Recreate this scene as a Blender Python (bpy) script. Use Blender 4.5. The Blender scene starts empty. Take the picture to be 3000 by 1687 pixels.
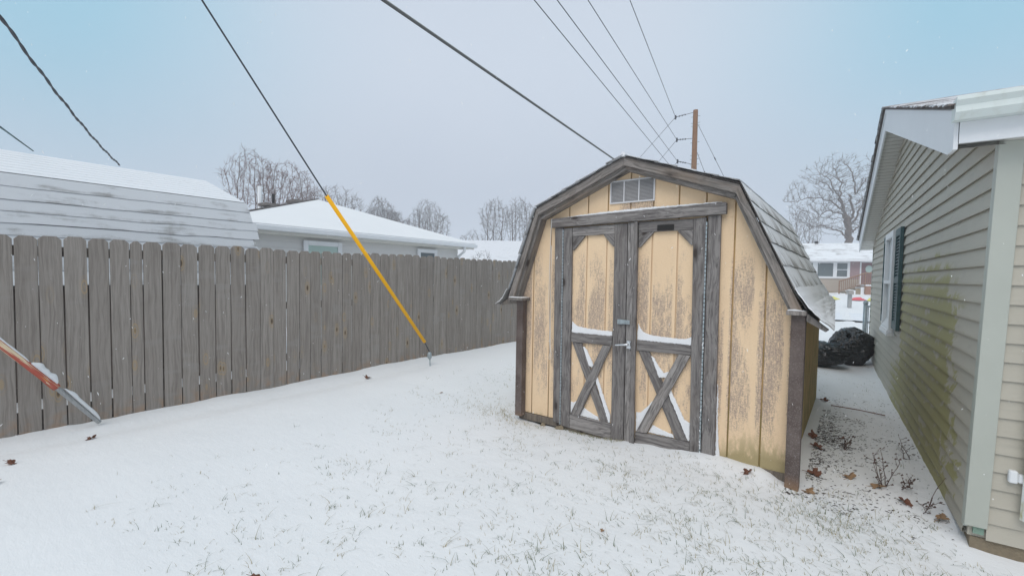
import bpy, math, random
from mathutils import Vector, Matrix, noise
R = math.radians
random.seed(7)
S = bpy.context.scene
C = S.collection

# ------------------------------------------------------------------ camera
cam_d = bpy.data.cameras.new('camera')
cam = bpy.data.objects.new('camera', cam_d); C.objects.link(cam)
cam_d.sensor_width = 36.0; cam_d.lens = 36.0*1333.0/3000.0
cam_d.shift_y = (865.4-843.5)/3000.0
cam_d.clip_start = 0.05; cam_d.clip_end = 2000
yaw, pit, rol = R(37.035), R(2.506), R(0.918)
F = Vector((-math.sin(yaw)*math.cos(pit), math.cos(yaw)*math.cos(pit), -math.sin(pit)))
Rt = Vector((math.cos(yaw), math.sin(yaw), 0)); U = Rt.cross(F)
r_ = math.cos(rol)*Rt+math.sin(rol)*U; u_ = -math.sin(rol)*Rt+math.cos(rol)*U
m = Matrix((r_, u_, -F)).transposed().to_4x4(); m.translation = Vector((0, 0, 1.45))
cam.matrix_world = m
S.camera = cam

# ------------------------------------------------------------------ sky, sun, exposure
SUN_EL, SUN_AZ = R(50), R(170)
W = bpy.data.worlds.new("World"); S.world = W; W.use_nodes = True


class X:
    """a socket or a number, with arithmetic"""
    def __init__(s, nt, v): s.nt, s.v = nt, v
    def _m(s, op, *o):
        n = s.nt.nodes.new('ShaderNodeMath'); n.operation = op
        for i, a in enumerate((s,)+o):
            a = a.v if isinstance(a, X) else a
            if isinstance(a, (int, float)): n.inputs[i].default_value = a
            else: s.nt.links.new(a, n.inputs[i])
        return X(s.nt, n.outputs[0])
    def __add__(s, o): return s._m('ADD', o)
    __radd__ = __add__
    def __mul__(s, o): return s._m('MULTIPLY', o)
    __rmul__ = __mul__
    def __sub__(s, o): return s._m('SUBTRACT', o)
    def __rsub__(s, o): return (s*-1)+o
    def __truediv__(s, o): return s._m('DIVIDE', o)
    def abs(s): return s._m('ABSOLUTE')
    def fract(s): return s._m('FRACT')
    def floor(s): return s._m('FLOOR')
    def max(s, o): return s._m('MAXIMUM', o)
    def min(s, o): return s._m('MINIMUM', o)
    def pow(s, o): return s._m('POWER', o)
    def ss(s, a, b):
        n = s.nt.nodes.new('ShaderNodeMapRange'); n.interpolation_type = 'SMOOTHSTEP'
        s.nt.links.new(s.v, n.inputs[0]); n.inputs[1].default_value = a; n.inputs[2].default_value = b
        return X(s.nt, n.outputs[0])


class NT:
    def __init__(s, nt): s.nt = nt; nt.nodes.clear()
    def n(s, t): return s.nt.nodes.new(t)
    def l(s, a, b): s.nt.links.new(a.v if isinstance(a, X) else a, b)
    def co(s, kind='Object'):
        return s.n('ShaderNodeTexCoord').outputs[kind]
    def xyz(s, vec):
        n = s.n('ShaderNodeSeparateXYZ'); s.l(vec, n.inputs[0]); return [X(s.nt, o) for o in n.outputs]
    def cxyz(s, a, b, c):
        n = s.n('ShaderNodeCombineXYZ')
        for i, q in enumerate((a, b, c)):
            if isinstance(q, X): s.l(q, n.inputs[i])
            else: n.inputs[i].default_value = q
        return n.outputs[0]
    def sc(s, vec, k):
        n = s.n('ShaderNodeVectorMath'); n.operation = 'MULTIPLY'; s.l(vec, n.inputs[0]); n.inputs[1].default_value = k
        return n.outputs[0]
    def add(s, vec, w):
        n = s.n('ShaderNodeVectorMath'); n.operation = 'ADD'; s.l(vec, n.inputs[0]); s.l(w, n.inputs[1]); return n.outputs[0]
    def noise(s, vec, scale=5, det=3, rough=.5, dist=0):
        n = s.n('ShaderNodeTexNoise'); s.l(vec, n.inputs['Vector']); n.inputs['Scale'].default_value = scale
        n.inputs['Detail'].default_value = det; n.inputs['Roughness'].default_value = rough; n.inputs['Distortion'].default_value = dist
        return X(s.nt, n.outputs[0])
    def vor(s, vec, scale=5, rnd=1):
        n = s.n('ShaderNodeTexVoronoi'); s.l(vec, n.inputs['Vector']); n.inputs['Scale'].default_value = scale
        n.inputs['Randomness'].default_value = rnd
        return X(s.nt, n.outputs['Distance']), n.outputs['Color']
    def mix(s, f, a, b):
        n = s.n('ShaderNodeMix'); n.data_type = 'RGBA'
        if isinstance(f, X): s.l(f, n.inputs[0])
        else: n.inputs[0].default_value = f
        for q, i in ((a, 6), (b, 7)):
            if isinstance(q, tuple): n.inputs[i].default_value = (*q, 1)
            else: s.l(q, n.inputs[i])
        return n.outputs[2]
    def rnd(s): return X(s.nt, s.n('ShaderNodeObjectInfo').outputs['Random'])
    def attr(s, name):
        n = s.n('ShaderNodeAttribute'); n.attribute_name = name; return X(s.nt, n.outputs['Fac'])
    def out(s, col, rough=.8, bump=None, bd=.01, bs=1., metal=0, spec=.5, sub=None):
        p = s.n('ShaderNodeBsdfPrincipled'); o = s.n('ShaderNodeOutputMaterial'); s.l(p.outputs[0], o.inputs[0])
        if isinstance(col, tuple): p.inputs['Base Color'].default_value = (*col, 1)
        else: s.l(col, p.inputs['Base Color'])
        if isinstance(rough, X): s.l(rough, p.inputs['Roughness'])
        else: p.inputs['Roughness'].default_value = rough
        p.inputs['Metallic'].default_value = metal; p.inputs['Specular IOR Level'].default_value = spec
        if bump is not None:
            b = s.n('ShaderNodeBump'); s.l(bump, b.inputs['Height']); b.inputs['Distance'].default_value = bd; b.inputs['Strength'].default_value = bs
            s.l(b.outputs[0], p.inputs['Normal'])
        return p


w = NT(W.node_tree)
dx, dy, dz = w.xyz(w.co('Generated'))
ln = (dx*dx+dy*dy).pow(.5).max(.001)
facing = (dx*-.602+dy*.798)/ln
side = (1-facing).ss(.01, .30)*facing.ss(-.3, .5)
el = dz.ss(-.02, .45)
cloud = w.mix(el, (.42, .46, .54), (.565, .635, .73))
cloud = w.mix((w.noise(w.co('Generated'), 1.7, 4, .55).ss(.35, .7)*.10), cloud, (.70, .72, .76))
cloud = w.mix(dz.ss(.5, .95), cloud, (.84, .85, .86))
clear = w.mix(dz.ss(0, .45), (.36, .475, .58), (.31, .55, .69))
wob = w.noise(w.co('Generated'), 2.2, 2, .5)*.8
cloud = w.mix((side*dz.ss(-.06, .40)*(wob+.66)).min(1), cloud, clear)
sky = w.n('ShaderNodeTexSky'); sky.sky_type = 'NISHITA'; sky.sun_disc = False
sky.sun_elevation = SUN_EL; sky.sun_rotation = SUN_AZ
bg1 = w.n('ShaderNodeBackground'); w.l(cloud, bg1.inputs[0]); bg1.inputs[1].default_value = 1.06
bg2 = w.n('ShaderNodeBackground'); w.l(sky.outputs[0], bg2.inputs[0]); bg2.inputs[1].default_value = .1
mx = w.n('ShaderNodeMixShader'); mx.inputs[0].default_value = .06
w.l(bg1.outputs[0], mx.inputs[1]); w.l(bg2.outputs[0], mx.inputs[2])
wo = w.n('ShaderNodeOutputWorld'); w.l(mx.outputs[0], wo.inputs[0])

sd = bpy.data.lights.new('sun', 'SUN'); sd.energy = 1.45; sd.angle = R(40); sd.color = (1, .965, .92)
so = bpy.data.objects.new('sun', sd); C.objects.link(so)
sv = Vector((math.sin(SUN_AZ)*math.cos(SUN_EL), math.cos(SUN_AZ)*math.cos(SUN_EL), math.sin(SUN_EL)))
so.rotation_euler = sv.to_track_quat('Z', 'Y').to_euler(); so.location = (0, -3, 30)

vs = S.view_settings
vs.view_transform = 'Standard'; vs.look = 'None'; vs.exposure = 0.08; vs.gamma = 1; vs.use_curve_mapping = False
S.render.engine = 'CYCLES'
S.cycles.max_bounces = 5; S.cycles.diffuse_bounces = 3; S.cycles.volume_bounces = 1
S.cycles.use_denoising = True


# ------------------------------------------------------------------ helpers
def mat(name, fn):
    mt = bpy.data.materials.new(name); mt.use_nodes = True; fn(NT(mt.node_tree)); return mt


def tag(o, label=None, cat=None, group=None, kind=None):
    if label: o['label'] = label
    if cat: o['category'] = cat
    if group: o['group'] = group
    if kind: o['kind'] = kind
    return o


def empty(name, loc=(0, 0, 0), rz=0, label=None, cat=None, group=None):
    o = bpy.data.objects.new(name, None); C.objects.link(o); o.location = loc; o.rotation_euler = (0, 0, rz)
    o.empty_display_size = .1
    return tag(o, label, cat, group)


class MB:
    def __init__(s): s.v = []; s.f = []; s.a = []
    def quad(s, *p, a=0.):
        i = len(s.v); s.v += [tuple(q) for q in p]; s.f.append(tuple(range(i, i+len(p)))); s.a += [a]*len(p)
    def prism(s, poly, h, axis='y', a=0.):
        """poly in the two other axes, extruded from h[0] to h[1]"""
        n = len(poly); i = len(s.v)
        for t in h:
            for p, q in poly:
                s.v.append((p, t, q) if axis == 'y' else ((t, p, q) if axis == 'x' else (p, q, t)))
        s.a += [a]*(2*n)
        s.f.append(tuple(range(i, i+n))); s.f.append(tuple(range(i+2*n-1, i+n-1, -1)))
        for k in range(n):
            j = (k+1) % n; s.f.append((i+j, i+k, i+n+k, i+n+j))
    def box(s, x0, x1, y0, y1, z0, z1, a=0.):
        s.prism([(x0, z0), (x1, z0), (x1, z1), (x0, z1)], (y0, y1), 'y', a)
    def tube(s, pts, rad, n=6, cap=True, a=0.):
        pts = [Vector(p) for p in pts]; i0 = len(s.v)
        if not isinstance(rad, (list, tuple)): rad = [rad]*len(pts)
        d = (pts[1]-pts[0]).normalized(); up = Vector((0, 0, 1)) if abs(d.z) < .9 else Vector((1, 0, 0))
        e1 = d.cross(up).normalized()
        for k, p in enumerate(pts):
            if k < len(pts)-1: dn = (pts[k+1]-p)
            else: dn = p-pts[k-1]
            if k > 0: dn = dn.normalized()+(p-pts[k-1]).normalized()
            dn = dn.normalized() if dn.length > 1e-9 else d
            e1 = (e1-dn*e1.dot(dn)).normalized(); e2 = dn.cross(e1)
            for q in range(n):
                t = 2*math.pi*q/n; s.v.append(tuple(p+(e1*math.cos(t)+e2*math.sin(t))*rad[k]))
        s.a += [a]*(n*len(pts))
        for k in range(len(pts)-1):
            for q in range(n):
                j = (q+1) % n; b = i0+k*n; s.f.append((b+q, b+j, b+n+j, b+n+q))
        if cap:
            s.f.append(tuple(range(i0+n-1, i0-1, -1))); b = i0+(len(pts)-1)*n; s.f.append(tuple(range(b, b+n)))
    def build(s, name, material, parent=None, bevel=0, smooth=False, loc=None, rot=None, attr=None, fix=True):
        me = bpy.data.meshes.new(name); me.from_pydata(s.v, [], s.f)
        if attr:
            at = me.attributes.new(attr, 'FLOAT', 'POINT'); at.data.foreach_set('value', s.a)
        if fix:
            import bmesh
            bm = bmesh.new(); bm.from_mesh(me); bmesh.ops.recalc_face_normals(bm, faces=bm.faces); bm.to_mesh(me); bm.free()
        if smooth: me.polygons.foreach_set('use_smooth', [True]*len(me.polygons))
        me.materials.append(material); me.update()
        o = bpy.data.objects.new(name, me); C.objects.link(o)
        if parent: o.parent = parent
        if loc: o.location = loc
        if rot: o.rotation_euler = rot
        if bevel:
            b = o.modifiers.new('bevel', 'BEVEL'); b.width = bevel; b.segments = 1; b.limit_method = 'ANGLE'; b.angle_limit = R(40)
        return o


def nz(x, y, z=0, s=1.): return noise.noise(Vector((x*s, y*s, z*s)))
def lerp(a, b, t): return a+(b-a)*t
def sst(a, b, x):
    t = min(1, max(0, (x-a)/(b-a))); return t*t*(3-2*t)


# ------------------------------------------------------------------ materials
SNOW = (.80, .815, .84)


def m_snow(n):
    c = n.co()
    big = n.noise(c, .9, 3, .5); mid = n.noise(n.sc(c, (1, 2.2, 1)), 9, 4, .6); fine = n.noise(c, 120, 3, .7)
    col = n.mix(big, (.725, .735, .75), (.785, .79, .80))
    n.out(col, .75, mid*.7+fine*.3, .012, .55, spec=.25)
snow = mat('snow', m_snow)


def m_road(n):
    c = n.co(); col = n.mix(n.noise(n.sc(c, (.3, 2, 1)), 1.2, 3).ss(.4, .7), (.70, .72, .76), (.80, .81, .83))
    n.out(col, .7, n.noise(c, 6, 3), .02, .5)
roadm = mat('packed_snow', m_road)


def wood(name, dark, light, tint=(.30, .22, .15), rough=.85, knots=True, zs=1.3):
    def f(n):
        c = n.co(); r = n.rnd()
        off = n.cxyz(r*13, r*7, r*29)
        p = n.add(c, off)
        warp = n.noise(n.sc(p, (3, 3, 1.1)), 2.2, 2, .5)
        q = n.add(p, n.cxyz(warp*.10, warp*.10, 0))
        g1 = n.noise(n.sc(q, (38, 38, zs)), 1.6, 4, .65, .3)
        g2 = n.noise(n.sc(q, (150, 150, 5)), 1.5, 2, .6)
        blot = n.noise(n.sc(p, (3, 3, .8)), 2, 3, .5)
        col = n.mix((g1*.75+g2*.35).ss(.40, .66), dark, light)
        col = n.mix(blot.ss(.52, .85)*.6, col, tint)
        col = n.mix((r-.5)*.5+.2, col, tuple(x*.72 for x in dark))
        h = g1*.8+g2*.3
        if knots:
            d, _ = n.vor(n.sc(p, (7.5, 7.5, 3.2)), 1, 1)
            k = (1-d.ss(.06, .15))
            ring = (1-d.ss(.12, .34))*.45
            col = n.mix((k*.9+ring).min(1), col, (.055, .045, .04))
        n.out(col, rough, h, .0035, .8, spec=.2)
    return mat(name, f)


trimw = wood('weathered_trim', (.11, .10, .098), (.325, .305, .29), (.24, .20, .17))
sillw = wood('sill_wood', (.11, .095, .08), (.25, .21, .17), (.16, .12, .08))
rakew = wood('rake_wood', (.13, .12, .11), (.30, .27, .25), (.30, .20, .12))
grayp = wood('gray_post', (.30, .31, .31), (.45, .46, .46), (.35, .34, .32), knots=False)


def m_fence(n):
    x, y, z = n.xyz(n.co()); a = n.attr('rnd')
    base = n.cxyz(x, y+a*11, z+a*17)
    warp = n.noise(n.sc(base, (1, 4, 1.2)), 1.8, 2, .5)
    q = n.add(base, n.cxyz(0, warp*.07, 0))
    g1 = n.noise(n.sc(q, (1, 34, 1.1)), 1.6, 4, .62, .4)
    g2 = n.noise(n.sc(q, (1, 160, 5)), 1.5, 2, .6)
    blot = n.noise(n.sc(base, (1, 5, .9)), 1.6, 3, .55)
    col = n.mix((g1*.75+g2*.35).ss(.38, .68), (.215, .19, .168), (.34, .308, .278))
    col = n.mix(blot.ss(.5, .8)*.35, col, (.20, .17, .148))
    wave = n.noise(n.sc(base, (1, 1.3, 5)), 1.3, 2, .5)
    col = n.mix(wave.ss(.58, .68)*.35, col, (.33, .31, .29))
    col = n.mix(a*.30, col, (.17, .145, .125))
    d, cc = n.vor(n.sc(base, (1, 6.0, 2.2)), 1, 1)
    ring = (d*75+g1*3)._m('SINE')*.5+.5
    near = 1-d.ss(.10, .30)
    col = n.mix(near*ring*.65, col, (.42, .29, .14))
    col = n.mix((1-d.ss(.04, .11))*.95, col, (.10, .07, .045))
    col = n.mix((1-z.ss(.02, .22))*n.noise(base, 9, 2).ss(.45, .7)*.5, col, (.36, .22, .13))
    n.out(col, .9, g1*.8+g2*.3, .003, .8, spec=.15)
fencem = mat('fence_boards', m_fence)


def m_siding(n):
    c = n.co(); x, y, z = n.xyz(c)
    # the grime sits in the middle of each eight inch panel, the groove edges stay clean
    pr = ((x+2.6345)/.2042).fract(); mid = 1-((pr-.5).abs()*2).ss(.70, .95)
    cell = ((x+2.6345)/.2042).floor()
    big = n.noise(n.cxyz(x*3.2+cell*3.7, cell*5.1, z*1.0), 1.7, 3, .6)
    fh = n.noise(n.sc(c, (60, 1, 120)), 1, 4, .85, .8); fv = n.noise(n.sc(c, (150, 1, 16)), 1, 4, .75, .6)
    fibre = (fh+fv)*.5
    zone = z.ss(.10, .50)*(1-z.ss(1.30, 1.86))
    above = (1-((x+1.55).abs()).ss(.12, .2))*z.ss(2.03, 2.05)*(1-z.ss(2.08, 2.16))*.9
    amt = (zone*mid*(big.ss(.36, .60)*.9+.10)).max(above)
    grime = ((fibre+amt*.11).ss(.505, .66)*amt.ss(.02, .5)*.95+amt*.06)
    clean = n.mix(n.noise(c, 3, 3), (.76, .56, .365), (.82, .63, .425))
    clean = n.mix(fh.ss(.38, .68)*.4, clean, (.66, .465, .28))
    col = n.mix(grime*.80, clean, (.27, .215, .195))
    low = (1-z.ss(.05, .42))*x.ss(-1.0, -.6)+(1-z.ss(-.02, .13))*.7
    alg = (n.noise(n.sc(c, (14, 1, 5)), 1.4, 4, .65)+low*.36).ss(.56, .84)*low.min(1)
    col = n.mix(alg*.75, col, (.24, .21, .09))
    n.out(col, .8, fibre, .003, .8, spec=.25)
siding = mat('yellow_panel_siding', m_siding)


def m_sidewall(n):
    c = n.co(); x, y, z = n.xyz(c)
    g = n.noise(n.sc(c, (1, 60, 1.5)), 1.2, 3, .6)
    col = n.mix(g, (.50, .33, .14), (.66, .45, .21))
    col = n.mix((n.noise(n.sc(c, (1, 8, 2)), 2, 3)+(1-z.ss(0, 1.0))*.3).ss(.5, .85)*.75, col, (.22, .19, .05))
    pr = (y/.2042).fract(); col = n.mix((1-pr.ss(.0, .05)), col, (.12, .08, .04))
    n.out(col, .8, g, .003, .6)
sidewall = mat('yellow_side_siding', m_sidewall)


def shingle(name, cover, base=(.17, .165, .16), sc=1.0, hi=(.74, .755, .78), st=(1.0, 9, 2.0)):
    def f(n):
        c = n.co(); x, y, z = n.xyz(c)
        grit = n.noise(c, 260, 2, .7); bl = n.noise(n.sc(c, (1.2, 1.2, 1.2)), 2.1*sc, 4, .6)
        streak = n.noise(n.sc(c, st), 2.2*sc, 3, .65)
        g = n.mix(grit, tuple(k*.72 for k in base), tuple(k*1.35 for k in base))
        g = n.mix(n.noise(c, 9, 3).ss(.4, .7)*.5, g, (.23, .22, .205))
        pos = n.attr('lap')
        m_ = (bl*.5+streak*.5+pos*.16+(grit-.5)*.22+cover).ss(.50, .66)
        col = n.mix(m_, g, hi)
        n.out(col, .85, grit*.5+bl, .008, .6, spec=.2)
    return mat(name, f)


shingle_dust = shingle('dusted_shingle', .07, (.27, .26, .245))
shingle_eave = shingle('snowy_eave_shingle', .22, (.24, .23, .22))
shingle_snow = shingle('snowy_shingle', .30)
shingle_barn = shingle('barn_shingle', .105, (.36, .365, .37), sc=1.0, hi=(.60, .62, .645), st=(1.5, .8, 6))  # thinner snow, plus the lower slope's shade put into its greyer colour
shingle_dark = shingle('dark_shingle', -.2, (.10, .085, .08))


def plain(name, col, rough=.6, var=.12, scale=6, bump=.3, metal=0, spec=.5, bd=.004):
    def f(n):
        c = n.co(); v = n.noise(c, scale, 4, .6)
        cc = n.mix(v, tuple(max(0, k*(1-var)) for k in col), tuple(min(1, k*(1+var)) for k in col))
        n.out(cc, rough, n.noise(c, scale*9, 3, .6), bd, bump, metal=metal, spec=spec)
    return mat(name, f)


def m_vinyl(n):
    c = n.co(); x, y, z = n.xyz(c)
    v = n.noise(n.sc(c, (1, .6, 3)), 2.0, 4, .6)
    col = n.mix(v, (.445, .418, .352), (.50, .47, .40))
    # algae patch with its own ragged outline
    st = n.noise(n.cxyz(x, y*2.1+z*1.3, z*3.0-y*.4), 1.5, 5, .66, .7); st2 = n.noise(n.cxyz(x, y*3, z*2), 1.7, 4, .6)
    wv = st*2.0-1.0
    a = (y+wv*.7).ss(.25, .85)*(1-y.ss(3.1, 3.22))*(1-(z+wv*1.1).ss(1.25, 1.85))
    b = (y+wv).ss(1.0, 1.9)*(1-(y+wv).ss(3.0, 4.6))*(1-(z+wv).ss(.30, .75))
    lap = ((z+.05)/.1065).fract()
    amt = (a.max(b)*(.17+.20*(1-lap.ss(.0, 1.0)))+st*.85+st2*.15)
    alg = amt.ss(.58, .74)*a.max(b).ss(.02, .25)
    col = n.mix(alg*.74, col, (.30, .28, .07))
    dirt = n.noise(n.sc(c, (1, 2, 8)), 2, 4)
    col = n.mix(dirt.ss(.52, .8)*.25, col, (.27, .26, .23))
    n.out(col, .55, n.noise(n.sc(c, (1, 1.5, 12)), 6, 3), .004, .35, spec=.2)
vinyl = mat('taupe_vinyl', m_vinyl)

vinyl_trim = plain('vinyl_corner', (.44, .46, .41), .5, .08, 3, .12)
white_paint = plain('white_metal', (.74, .76, .78), .45, .06, 4, .12)


def m_gut(n):
    c = n.co(); x, y, z = n.xyz(c)
    st = n.noise(n.sc(c, (6, 6, 1.5)), 3, 4, .6)
    col = n.mix(st.ss(.5, .8)*.45, (.66, .72, .70), (.42, .42, .34))
    n.out(col, .45, st, .003, .2)
gutterm = mat('gutter_metal', m_gut)
soffitm = plain('soffit_vinyl', (.60, .59, .55), .5, .05, 3, .1)
blackm = plain('black_void', (.015, .014, .013), .9, .2)
shutterm = plain('green_shutter', (.035, .085, .09), .55, .15, 5, .3)
glassm = plain('window_glass', (.10, .125, .13), .12, .1, 2, .02)
glass_g = plain('window_blind_glass', (.38, .50, .46), .25, .05, 2, .02)
concrete = plain('foundation_block', (.27, .22, .15), .95, .35, 30, .9, bd=.01)


def m_bag(n):
    c = n.co(); a = n.noise(n.sc(c, (5, 5, 13)), 1.5, 4, .65, 1.5)
    n.out((.006, .006, .007), .22, a, .012, .7, spec=.6)
bagm = mat('black_plastic', m_bag)
postm = plain('dark_corner_metal', (.115, .085, .075), .6, .55, 11, .7)


def m_cpost(n):
    c = n.co(); x, y, z = n.xyz(c)
    s = n.noise(n.sc(c, (1, 1, .8)), 4, 4, .6); sp = n.noise(c, 150, 3, .75)
    col = n.mix(s.ss(.35, .7), (.06, .038, .03), (.13, .10, .088))
    col = n.mix((sp+(1-z.ss(.1, 1.0))*.05).ss(.52, .72)*.5, col, (.27, .245, .24))
    col = n.mix((1-z.ss(-.06, .08))*.85, col, (.24, .14, .075))
    n.out(col, .65, sp, .003, .5)
postm = mat('corner_post', m_cpost)
yellowm = plain('yellow_guard', (1.0, .47, .0), .45, .10, 9, .05, spec=.3)
steel = plain('galvanised_steel', (.36, .41, .43), .4, .25, 20, .2, metal=.55)
chrome = plain('bright_metal', (.70, .72, .74), .25, .1, 9, .1, metal=.8)
wirem = plain('dark_wire', (.045, .05, .06), .6, .1)
cablem = plain('grey_cable', (.10, .10, .095), .7, .2, 40, .3)
cable_l = plain('cable_strand', (.30, .30, .28), .6, .2, 40, .3)
bark = plain('bark', (.145, .115, .10), .95, .3, 8, .8, bd=.02)
twig_red = plain('red_twigs', (.17, .11, .10), .95, .2)
twig_gray = plain('grey_twigs', (.15, .13, .12), .95, .2)
pole_m = wood('pole_wood', (.22, .115, .06), (.37, .21, .12), (.20, .13, .09), zs=.5)
leafm = plain('dead_leaf', (.14, .055, .03), .85, .4, 14, .6)
leaf_tan = plain('tan_leaf', (.26, .16, .085), .85, .35, 14, .6)
pinkw = plain('mauve_brick', (.32, .22, .225), .85, .15, 5)
tan_sid = plain('tan_siding', (.42, .36, .30), .7, .08, 3)
deckw = plain('deck_wood', (.26, .15, .095), .85, .25, 6)
whitesid = plain('white_siding', (.66, .655, .64), .6, .05, 2)
beigew = plain('beige_wall', (.62, .48, .38), .8, .06, 2)
redp = None


def m_red(n):
    c = n.co(); x, y, z = n.xyz(c); u = x*.148+y*-.600+z*.786
    q = n.cxyz((x-u*.14)*45, (y+u*.57)*45, (z-u*.747)*45)
    s = n.noise(q, 1.0, 4, .6, .4)
    col = n.mix((s+(z-u*.786)*2).ss(.54, .60), (.40, .075, .045), (.68, .54, .36))
    col = n.mix(n.noise(q, 1.6, 3).ss(.60, .68), col, (.62, .25, .03))
    n.out(col, .5, s, .003, .5)
redp = mat('peeling_red', m_red)
doorm = plain('maroon_door', (.17, .085, .09), .5, .1)
redcol = plain('red_plastic', (.70, .08, .10), .4, .05)
yelcol = plain('yellow_plastic', (.70, .66, .12), .4, .05)
ventm = plain('vent_metal', (.62, .62, .63), .45, .08, 12, .2)
ventd = plain('vent_dark', (.16, .15, .14), .8, .2)


# ------------------------------------------------------------------ ground
P0 = Vector((.59, 3.74, 0)); TH = R(2.55)
dv = Vector((-math.sin(TH), math.cos(TH), 0)); nn = Vector((math.cos(TH), math.sin(TH), 0))


def gz(x, y):
    z = 0.0
    # the land falls to the road and rises again to the lawn beyond it
    far = (sst(12, 24, y)*-.24+sst(32, 38, y)*.36+sst(38, 47, y)*.33)*sst(-24, -9, x)
    z += far
    d = x+5.8
    if -1 < d < 2:
        z += (.012+.022*sst(2.5, 5, y)+.022*nz(0, y, 3, 1.7)+.006*nz(0, y, 8, 9))*math.exp(-max(0, d)/.22)-.02*math.exp(-max(0, d)/.5)*(1-sst(1.5, 3, y))
        z += -.03*math.exp(-((d-.42)/.18)**2)*(1 if y < 5 else .4)
    # alley and house side
    w_ = sst(-1.0, .2, x)*(1-sst(9, 12, y))
    z += -.07*w_
    hd = (Vector((x, y, 0))-P0)
    wx = hd.dot(nn); wy = hd.dot(dv)
    if wy > -.6 and wx < .3: z += .045*math.exp(-abs(min(0, wx))/.10)*sst(-.3, .4, wy)
    z -= .115*math.exp(-((x-.80)**2+(y-3.5)**2)/.30)
    # shed front: hollow at the left, drift at the right
    if 3.0 < y < 4.3 and -3.2 < x < 0:
        e = math.exp(-((y-3.83)/.16)**2)
        z += e*(.055*sst(-1.45, -.75, x)*(1-sst(-.50, -.36, x))+.012*nz(x, 0, 9, 7))
        z -= .06*math.exp(-((y-3.9)/.3)**2)*(1-sst(-1.9, -1.4, x))*sst(-3.0, -2.7, x)
    if -2.6 < x < -1.55 and 3.86 < y < 6.9: z -= .08*sst(3.86, 4.0, y)
    z += .014*nz(x, y, 1, .8)+.007*nz(x, y, 5, 2.6)+(.003+.004*sst(-3.6, -1, x))*nz(x, y*1.6, 7, 9)+.003*sst(-4, -1, x)*nz(x, y, 17, 21)
    return z


def axis(lo, hi, fine0, fine1, st, grow=1.16):
    a = []; t = fine0
    while t <= fine1+1e-6: a.append(t); t += st
    q = st; t = a[-1]
    while t < hi: q *= grow; t += q; a.append(t)
    q = st; t = fine0; b = []
    while t > lo: q *= grow; t -= q; b.append(t)
    return b[::-1]+a


def build_ground():
    xs = axis(-170, 170, -6.3, 2.2, .05); ys = axis(-60, 210, .3, 12.0, .05)
    nx = len(xs); v = [(x, y, gz(x, y)) for y in ys for x in xs]
    f = [(j*nx+i, j*nx+i+1, (j+1)*nx+i+1, (j+1)*nx+i) for j in range(len(ys)-1) for i in range(nx-1)]
    me = bpy.data.meshes.new('ground'); me.from_pydata(v, [], f); me.polygons.foreach_set('use_smooth', [True]*len(f))
    me.materials.append(snow); me.update()
    o = bpy.data.objects.new('ground', me); C.objects.link(o); o['kind'] = 'structure'


build_ground()
mb = MB()
for i in range(60):
    x0, x1 = -90+i*3, -87+i*3
    for j in range(6):
        y0, y1 = 23.2+j*1.0, 24.2+j*1.0
        k = lambda x, y: (x, y, gz(x, y)+.03)
        mb.quad(k(x0, y0), k(x1, y0), k(x1, y1), k(x0, y1))
o = mb.build('road', roadm, smooth=True, fix=False); o['kind'] = 'structure'

# ------------------------------------------------------------------ fence
fence = empty('wood_fence', (-5.8, .3, 0), 0, 'long grey dog-eared board privacy fence between the snowy yard and the neighbour buildings', 'fence')


def fence_boards():
    mb = MB(); rr = random.Random(3)
    y = -1.22; edges = []
    pre = [-1.22+.16*i for i in range(11)]
    known = [.541, .695, .857, 1.021, 1.179, 1.338, 1.436, 1.597, 1.762, 1.925, 2.091, 2.253, 2.416, 2.579, 2.739, 2.901, 3.064, 3.226, 3.379, 3.535, 3.699, 3.851, 4.012, 4.172, 4.337, 4.502, 4.653, 4.812, 4.976, 5.135, 5.294, 5.446, 5.602, 5.763]
    edges = pre+known
    while edges[-1] < 15.5: edges.append(edges[-1]+.1585)
    for i in range(len(edges)-1):
        a, b = edges[i], edges[i+1]
        g = .013 if a < 2.3 else .006
        if 3.0 < a < 3.1: g = .012
        if abs(a-1.338) < .01: a += -.008
        a += g/2+rr.uniform(-.002, .002); b -= g/2+rr.uniform(-.002, .002)
        t = 1.735+rr.uniform(-.012, .012)+(.02 if a > 4 else 0)
        lean = rr.uniform(-.006, .006); bow = rr.uniform(-.004, .006)
        x0 = -5.8+rr.uniform(-.003, .003); x1 = x0-.016; c = .032
        poly = [(a, -.12), (b, -.12), (b+lean, t-c), (b-c+lean, t), (a+c+lean, t), (a+lean, t-c)]
        mb.prism([(p, q) for p, q in poly], (x0+bow*.0, x1), 'x', rr.random())
    o = mb.build('board', fencem, fence, bevel=.002, attr='rnd', loc=(5.8, -.3, 0))
    o.name = 'board_panel'


fence_boards()
for z in (.35, 1.02, 1.60):
    mb = MB(); mb.box(-5.86, -5.822, -1.2, 15.4, z-.045, z+.045); mb.build('rail', sillw, fence, loc=(5.8, -.3, 0))
mb = MB(); mb.box(-5.86, -5.822, -1.2, 15.4, -.10, .17); mb.build('gap_backing', sillw, fence, loc=(5.8, -.3, 0))  # dark strip added behind the boards to darken the gap bottoms
for y in [-.9+2.43*i for i in range(7)]:
    mb = MB(); mb.box(-5.955, -5.865, y, y+.09, -.15, 1.66); mb.build('post', sillw, fence, loc=(5.8, -.3, 0))


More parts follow.
